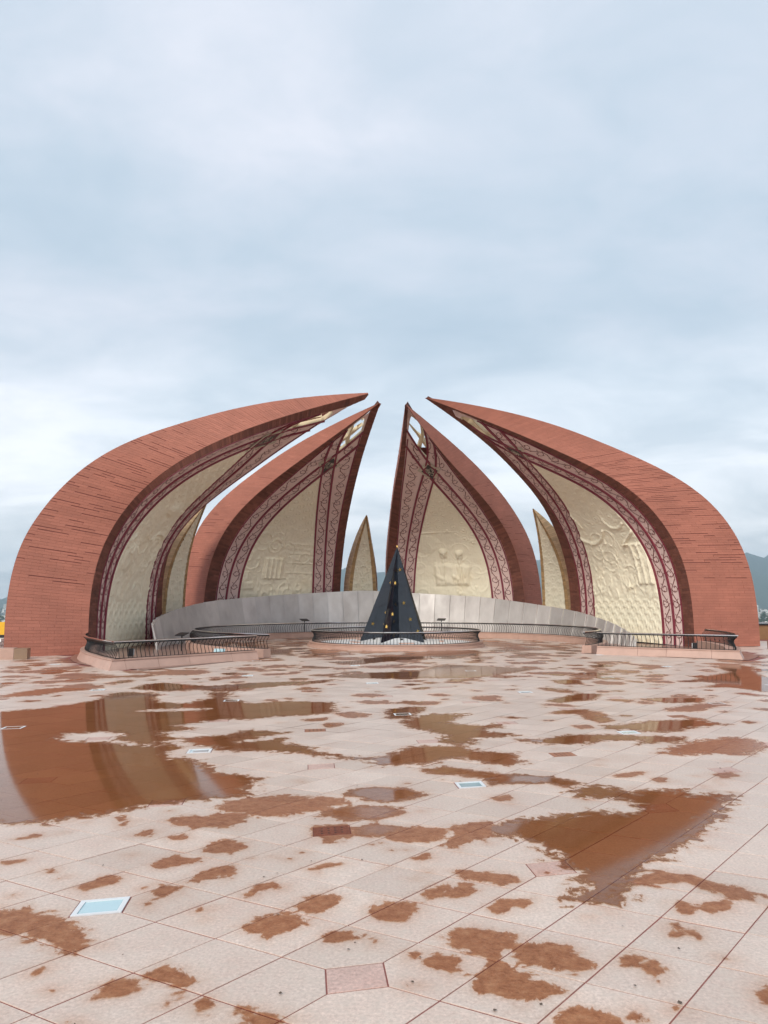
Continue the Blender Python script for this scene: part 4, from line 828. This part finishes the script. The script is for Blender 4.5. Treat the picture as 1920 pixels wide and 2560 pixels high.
def railing(path, label, step=.125, inset=.20, h=KH, closed=False, railw=.10, bright=True):
    fp = offset(path, inset); e = empty('metal_railing', (fp[len(fp) // 2][0], fp[len(fp) // 2][1], h), 0, label, 'railing', 'black metal railings of the monument')
    loc = Vector(e.location)
    o_, z_ = PROF[-1]; rp = offset(fp, o_)
    # top rail: flat rounded bar
    sec = [(-railw / 2, -.008), (-railw / 2, .008), (-railw * .3, .016), (railw * .3, .016), (railw / 2, .008), (railw / 2, -.008), (railw * .3, -.016), (-railw * .3, -.016), (-railw / 2, -.008)]
    m = MB(); m.grid([[Vector((offp[0], offp[1], h + z_ + .016 + s[1])) - loc for offp, s in zip(col, sec)] for col in zip(*[offset(rp, s[0]) for s in sec])])
    n9 = len(sec)
    if not closed: m.f += [tuple(range(8)), tuple(len(m.v) - n9 + q for q in range(8))[::-1]]
    m.build('top_rail', M['rail'], e, smooth=False)
    m = MB(); cp = offset(fp, 0); m.grid([[Vector((q[0], q[1], h + zz)) - loc for q, zz in zip(col, (.004, .016, .016, .004))] for col in zip(offset(cp, -.02), offset(cp, -.02), offset(cp, .02), offset(cp, .02))]); m.build('base_bar', M['iron'], e)
    m = MB(); up = offset(fp, o_ * .9); m.grid([[Vector((q[0], q[1], h + z_ + zz)) - loc for q, zz in zip(col, (-.035, -.004, -.004, -.035))] for col in zip(offset(up, -.012), offset(up, -.012), offset(up, .012), offset(up, .012))]); m.build('under_bar', M['iron'], e)
    Q = resample(fp, step); n = len(Q)
    for k in range(n - (1 if closed else 0)):
        d = Q[min(k + 1, n - 1)] - Q[max(k - 1, 0)]; o = obj('baluster', BAL, None, e); o.location = (Q[k][0] - loc.x, Q[k][1] - loc.y, 0); o.rotation_euler = (0, 0, math.atan2(d[1], d[0]))
    return e
def xy(az, R): return pol(az, R)[:2]
Lrad = [xy(-147.2, 13.05), xy(-151.0, 8.35)]
Larc = [xy(a, np.interp(a, [-147.2, -137, -118, -112], [13.0, 12.25, 11.3, 11.05])) for a in np.linspace(-113, -147.2, 26)]
def seg(a, b, n): return [tuple(np.array(a) * (1 - k / n) + np.array(b) * k / n) for k in range(n + 1)]
left_path = Larc[:-1] + seg(Lrad[0], Lrad[1], 10)
Rrad = [xy(128.7, 8.05), xy(127.4, 12.35)]
right_path = seg(Rrad[0], Rrad[1], 10)[:-1] + [xy(a, np.interp(a, [97, 127.4], [11.35, 12.35])) for a in np.linspace(127.4, 99, 22)]
mid_path = [xy(a, 7.45) for a in np.linspace(-149, 127, 120)]
kerb(left_path, 'pink granite kerb with sloped face carrying the left front railing')
kerb(right_path, 'pink granite kerb with sloped face carrying the right front railing')
kerb(mid_path, 'long curved pink granite kerb behind the star in front of the steel wall', seg=1.3, slope=.04, wid=.3)
railing(left_path, 'black railing with bright top rail on the left front kerb', inset=.22)
railing(right_path, 'black railing with bright top rail on the right front kerb', inset=.22)
railing(mid_path, 'long curved black railing behind the star, before the steel wall', inset=.16)
# ------------------------------------------------------------------ star on its round platform
RP = 3.27
ring = [xy(a, RP) for a in np.linspace(180, 540, 97)]     # clockwise: inside is to the right, so offsets are negated
ring_ccw = [xy(a, RP) for a in np.linspace(180, -180, 97)]
pf = empty('round_platform', (CX, CY, 0), 0, 'low round stepped granite platform under the black star', 'platform')
def lathe(name, prof, m, parent, n=96, smooth=False):
    b = MB(); b.grid([[(r * math.cos(2 * math.pi * k / n), r * math.sin(2 * math.pi * k / n), z) for r, z in prof] for k in range(n + 1)]); return b.build(name, m, parent, smooth)
lathe('lower_step', [(RP + .10, 0), (RP + .10, .085), (RP - .02, .088)], M['kerb'], pf)
lathe('upper_step', [(RP + .02, .088), (RP + .02, .15), (RP + .045, .155), (RP + .045, .19), (RP - .35, .19), (RP - .35, .12)], M['kerb'], pf)
lathe('marble_floor', [(RP - .34, .135), (2.0, .14), (1.95, .15), (1.3, .165), (.75, .30), (.01, .34)], M['white'], pf)
for k in range(5):                                       # low red spot plinths round the star
    a = math.radians(-24 + 36 + 72 * k); b = MB(); b.box((1.75 * math.sin(a), -1.75 * math.cos(a), .165), (.55, .16, .05), a); b.build('spotlight_plinth', M['kerb'], pf)
    b = MB(); b.box((.95 * math.sin(a), -.95 * math.cos(a), .275), (.10, .07, .06), a); b.build('spotlight', M['iron'], pf)
railing([xy(a, RP) for a in np.linspace(180, -180, 145)], 'round black railing with pale top rail circling the black star', step=.118, inset=.10, h=.19, closed=True, railw=.08)
st = empty('star_pyramid', (CX, CY, .16), 0, 'tall black granite star-shaped pyramid with gold stars', 'monument')
ap = Vector((.06, 0, 3.62)); Rt, Ri = 1.38, .56
tips = [Vector((Rt * math.sin(math.radians(-24 + 72 * k)), -Rt * math.cos(math.radians(-24 + 72 * k)), 0)) for k in range(5)]
vals = [Vector((Ri * math.sin(math.radians(12 + 72 * k)), -Ri * math.cos(math.radians(12 + 72 * k)), .15)) for k in range(5)]
faces = []
for k in range(5):
    for a, b, flip in ((tips[k], vals[k], 0), (vals[k], tips[(k + 1) % 5], 0)):
        faces.append((a, b))
core = MB()
for a, b in faces: core.add([a, b, ap], [(0, 1, 2)])
for k in range(5): core.add([tips[k], vals[k], vals[k - 1]], [(0, 2, 1)])
core.build('core', M['black'], st)
def face_pt(a, b, u, h): return (a * (1 - u) + b * u) * (1 - h) + ap * h
g = random.Random(5)
for a, b in faces:                                       # polished slabs of irregular cut on every face, 6 mm proud, hairline joints
    n = (b - a).cross(ap - a).normalized()
    if n.dot(Vector(((a.x + b.x) / 2, (a.y + b.y) / 2, .2))) < 0: n = -n
    hs = [0, .16 + g.uniform(-.03, .03), .34 + g.uniform(-.04, .04), .53 + g.uniform(-.04, .04), .74, .985]
    sl = [g.uniform(-.05, .05) for _ in hs]; sl[0] = sl[-1] = 0
    for q in range(5):
        us = [0, .45 + g.uniform(-.2, .2), 1] if q < 3 else [0, 1]
        for u0, u1 in zip(us, us[1:]):
            e = .006; tq = Vector((g.uniform(-.004, .004), g.uniform(-.004, .004), g.uniform(-.004, .004)))
            def HH(i, u): return hs[i] + sl[i] * (u - .5)
            sk = g.uniform(-.15, .15) if len(us) > 2 and u1 < 1 else 0
            c = [face_pt(a, b, u0 + e, HH(q, u0) + e), face_pt(a, b, u1 - e, HH(q, u1) + e), face_pt(a, b, u1 - e, HH(q + 1, u1) - e), face_pt(a, b, u0 + e, HH(q + 1, u0) - e)]
            off = [g.uniform(.003, .022) for _ in c]
            v = [p + n * .001 for p in c] + [p + n * o_ for p, o_ in zip(c, off)]
            obj('granite_facing', mesh('granite_facing', v, [(4, 5, 6, 7), (0, 1, 5, 4), (1, 2, 6, 5), (2, 3, 7, 6), (3, 0, 4, 7)]), M['black'], st)
b = MB(); b.tube([(ap.x, ap.y, ap.z - .07), (ap.x, ap.y, ap.z), (ap.x, ap.y, ap.z + .05)], [.012, .02, .004], 6); b.build('finial', M['gold'], st)
def star_mesh(R=.084):
    v = [(0, 0, .045)]; 
    for k in range(10): r = R if k % 2 == 0 else R * .40; a = math.pi / 2 + k * math.pi / 5; v.append((r * math.cos(a), r * math.sin(a), .0))
    me = mesh('gold_star', v, [(0, 1 + k, 1 + (k + 1) % 10) for k in range(10)]); me.materials.append(M['gold']); return me
SM = star_mesh()
# face index: 0 = front-left tip to front valley, 1 = front valley to front-right tip, 9 = left valley to front-left tip, 8 = left tip to left valley, 2,3 = right side
for fi, u, h in ((0, .55, .60), (1, .40, .745), (9, .55, .605), (0, .50, .27), (1, .38, .385), (9, .62, .29), (1, .62, .22), (8, .35, .17), (0, .16, .155), (1, .86, .105), (9, .25, .155), (3, .5, .3), (5, .5, .25), (6, .5, .35)):
    a, b_ = faces[fi]; n = (b_ - a).cross(ap - a).normalized()
    if n.dot(Vector(((a.x + b_.x) / 2, (a.y + b_.y) / 2, .2))) < 0: n = -n
    p = face_pt(a, b_, u, h) + n * .02; up = (ap - (a + b_) / 2).normalized(); x = up.cross(n).normalized(); up = n.cross(x)
    o = obj('gold_star', SM, None, st); o.matrix_local = Matrix.Translation(p) @ Matrix((x, up, n)).transposed().to_4x4()
# ------------------------------------------------------------------ smaller things about the terrace
def block(name, a, b, depth, h, m, mend, label, cat='kerb block'):
    a, b = Vector((*a, 0)), Vector((*b, 0)); d = (b - a).normalized(); n = Vector((d.y, -d.x, 0)); e = empty(name, a, 0, label, cat)
    L = (b - a).length; k = max(1, round(L / 1.3))
    for q in range(k):
        s0, s1 = L * q / k + .004, L * (q + 1) / k - .004; m_ = MB()
        lo = [d * s0 - n * 0, d * s1, d * s1 - n * depth, d * s0 - n * depth]
        m_.add([Vector(p) for p in lo] + [Vector(p) + Vector((0, 0, h)) for p in lo], [(0, 1, 5, 4), (1, 2, 6, 5), (2, 3, 7, 6), (3, 0, 4, 7), (4, 5, 6, 7)])
        o = m_.build('kerb_stone', m, e)
    if mend:
        m_ = MB(); lo = [d * (L + .003), d * (L + .36), d * (L + .36) - n * (depth - .02), d * (L + .003) - n * (depth - .02)]
        m_.add([Vector(p) for p in lo] + [Vector(p) + Vector((0, 0, h - .012)) for p in lo], [(0, 1, 5, 4), (1, 2, 6, 5), (2, 3, 7, 6), (3, 0, 4, 7), (4, 5, 6, 7)]); m_.build('end_block', mend, e)
    return e
block('boundary_kerb', (-15.6, 21.35), (-10.70, 22.55), .5, .32, M['kerb'], M['kerb_dark'], 'low granite boundary kerb running left from the far left petal')
block('boundary_kerb', (19.5, 26.9), (13.95, 27.6), .5, .29, M['kerb'], M['kerb_dark'], 'low granite boundary kerb running right from the far right petal')
pw = empty('parapet_wall', (15.5, 34.5, 0), 0, 'brown parapet wall with pale metal rail at the right edge', 'wall')
m = MB(); m.box((5.2, 0, .32), (9, .35, .64)); m.build('wall', M['parapet'], pw)
m = MB(); m.box((5.2, -.02, .665), (9, .45, .05)); m.build('coping', M['iron'], pw)
m = MB(); m.box((5.2, -.05, .735), (9, .10, .05)); m.build('rail', M['rail'], pw)
pl = empty('white_steps', (-13.5, 27.4, 0), 0, 'low white steps at the left edge behind the petal', 'steps')
for q in range(3): m = MB(); m.box((-1.6, .25 * q, .06 + .125 * q), (3.2, .9 - .25 * q + .25 * q, .11)); m.build('step', M['white'], pl)
ye = empty('yellow_board', (-13.5, 28.2, .0), 0, 'yellow board on a black base above the white steps at the left edge', 'board')
m = MB(); m.box((-1.6, 0, .70), (3.2, .08, .46)); m.build('panel', M['yellow'], ye)
m = MB(); m.box((-1.6, 0, .235), (3.15, .12, .46)); m.build('base', M['iron'], ye)
def lectern(p, rz, lab):
    e = empty('information_stand', p, rz, lab, 'information stand', 'black information stands')
    m = MB(); m.tube([(0, 0, 0), (0, 0, .52)], .022, 6); m.build('post', M['iron'], e)
    m = MB(); m.add([(-.20, -.13, .50), (.20, -.13, .50), (.20, .13, .585), (-.20, .13, .585), (-.20, -.13, .525), (.20, -.13, .525), (.20, .13, .61), (-.20, .13, .61)], [(3, 2, 1, 0), (4, 5, 6, 7), (0, 1, 5, 4), (1, 2, 6, 5), (2, 3, 7, 6), (3, 0, 4, 7)]); m.build('board', M['iron'], e)
lectern(pol(-116.5, 8.1, .02), -.5, 'black information stand in front of the left end of the steel wall')
lectern(pol(-32, 7.9, .26), .6, 'black information stand behind the railing left of the star')
lectern(pol(17, 7.9, .26), -.3, 'black information stand behind the railing right of the star')
def flood(p, rz, lab):
    e = empty('floodlight', p, rz, lab, 'floodlight', 'floodlights at the foot of the petals')
    m = MB(); m.box((0, 0, .03), (.24, .16, .05)); m.build('foot', M['iron'], e)
    m = MB(); m.box((0, .03, .19), (.30, .14, .22)); m.build('housing', M['iron'], e)
    m = MB(); m.box((0, -.05, .20), (.26, .02, .17)); m.build('lens', M['frame'], e)
flood(pol(-133, 10.6, .02), 2.0, 'small floodlight on the floor behind the left front railing')
flood(pol(113, 10.6, .02), -2.0, 'small floodlight on the floor behind the right front railing')
m = MB(); m.box((0, 0, .16), (.34, .03, .30)); pq = m.build('information_plaque', M['glass'], label='small pale blue plaque standing behind the left front railing', cat='plaque'); pq.location = pol(-147, 9.4, .05); pq.rotation_euler = (-.4, 0, -.3)
# ------------------------------------------------------------------ far land, hills, city, haze
g = random.Random(21)
ZL = -42.
n = 64; me = mesh('ground', [(9000 * math.sin(2 * math.pi * k / n), 9000 * math.cos(2 * math.pi * k / n), ZL) for k in range(n)], [tuple(range(n))[::-1]]); obj('ground', me, M['terr'], kind='structure', label='far flat land below the terrace')
hb = MB(); rows = []
for di, dd in enumerate((4600, 5200, 5900, 6600, 7400, 8600)):
    row = []
    for k in range(161):
        px = -1700 + 3400 * k / 160; tn = px / 1936; a = math.atan(tn)
        e = np.interp(px, [-1700, -960, -600, -110, 0, 390, 900, 1000, 1700], [.02, .010, .025, .036, .038, .050, .057, .058, .05])
        e += .006 * math.sin(k * .35) + .004 * math.sin(k * .83 + 1) + .0025 * math.sin(k * 1.9)
        prof = (0, .32, .58, .82, 1.0, .2)[di]; r_ = (.0, .010, .014, .012, 0, 0)[di] * math.sin(k * .55 + di * 1.7)
        z = ZL - .5 + prof * (e + r_ * prof) * 7400 * (1.02) + (44 if di == 4 else 0); row.append((dd * math.sin(a), dd * math.cos(a), z))
    rows.append(row)
hb.grid(rows); hb.build('hills', M['hill'], smooth=True, kind='structure', label='blue hazy ridge on the horizon')
def house(x, y, wx, wy, h, rz, lab, grp):
    e = empty('building', (x, y, ZL), rz, lab, 'building', grp)
    m = MB(); m.box((0, 0, h / 2), (wx, wy, h)); m.build('wall', M['bwall'], e)
    m = MB(); m.box((0, 0, h + .4), (wx + .8, wy + .8, .8)); m.box((wx * .2, 0, h + 1.9), (wx * .3, wy * .4, 2.2)); m.build('roof', M['bwall'], e)
    for f in range(int(h // 3.5)):
        m = MB(); m.box((0, -wy / 2 - .05, 2 + 3.5 * f), (wx * .86, .3, 1.5)); m.build('window', M['bwin'], e)
def tree_meshes(seed):
    g = random.Random(seed); c = MB(); tr = MB()
    tr.tube([(0, 0, 0), (.2, .1, 2.4), (.1, 0, 4.6)], [.38, .3, .15], 6)
    for _ in range(4): a = g.uniform(0, 6.3); tr.tube([(.2, .1, 2.6), (1.6 * math.cos(a), 1.6 * math.sin(a), 5)], [.2, .06], 5)
    for _ in range(190):
        a = g.uniform(0, 6.3); r = 3.6 * math.sqrt(g.random()); zz = g.uniform(2.6, 9); r *= max(.15, 1 - ((zz - 5) / 4.3) ** 2) ** .5 * g.uniform(.7, 1.15)
        p = Vector((r * math.cos(a), r * math.sin(a), zz)); q = Matrix.Rotation(g.uniform(0, 6.3), 3, 'Z') @ Matrix.Rotation(g.uniform(0, 3.1), 3, 'X'); s = g.uniform(.5, 1.0)
        c.add([p + q @ Vector(v) * s for v in ((-1, 0, 0), (0, -.6, .1), (1, 0, 0), (0, .6, .15))], [(0, 1, 2, 3)])
    a = mesh('crown', c.v, c.f); a.materials.append(M['leaf']); b = mesh('trunk', tr.v, tr.f, True); b.materials.append(M['bark']); return a, b
TM = [tree_meshes(s) for s in (1, 2, 3)]
for side, nb, ntree, sname in ((1, 26, 34, 'right'), (-1, 18, 20, 'left')):
    for k in range(nb):
        y = 1250 * (4.6 ** (k / nb)) * g.uniform(.95, 1.05); x = side * y * (g.uniform(.478, .50) if k % 2 else g.uniform(.45, .56))
        house(x, y, g.uniform(12, 26), g.uniform(10, 16), g.uniform(7, 15) + (18 if k % 9 == 4 else 0), g.uniform(-.5, .5) - side * .45, 'pale building in the hazy city seen beyond the %s edge of the monument' % sname, 'buildings of the far city on the ' + sname)
    for k in range(ntree):
        y = 1150 * (3.4 ** (k / ntree)) * g.uniform(.95, 1.05); x = side * y * (g.uniform(.478, .502) if k % 2 else g.uniform(.45, .56))
        e = empty('tree', (x, y, ZL), g.uniform(0, 6), 'dark leafy tree among the far buildings beyond the %s edge' % sname, 'tree', 'trees of the far city on the ' + sname); s = g.uniform(1.2, 2.4); e.scale = (s, s, s)
        a, b = TM[k % 3]; obj('crown', a, None, e); obj('trunk', b, None, e)
hm_ = bpy.data.materials.new('haze_air'); hm_.use_nodes = True; t = hm_.node_tree; t.nodes.clear()
vp = N(t, 'ShaderNodeVolumePrincipled', Density=.00016, Anisotropy=.2); vp.inputs['Color'].default_value = (.68, .87, 1, 1)
ho = N(t, 'ShaderNodeOutputMaterial'); t.links.new(vp.outputs[0], ho.inputs['Volume'])
m = MB(); m.box((0, 0, 258.5), (18400, 18400, 603)); m.build('haze', hm_, kind='stuff', label='pale bluish air over the whole view')
S.cycles.volume_step_rate = 4; S.cycles.transparent_max_bounces = 16
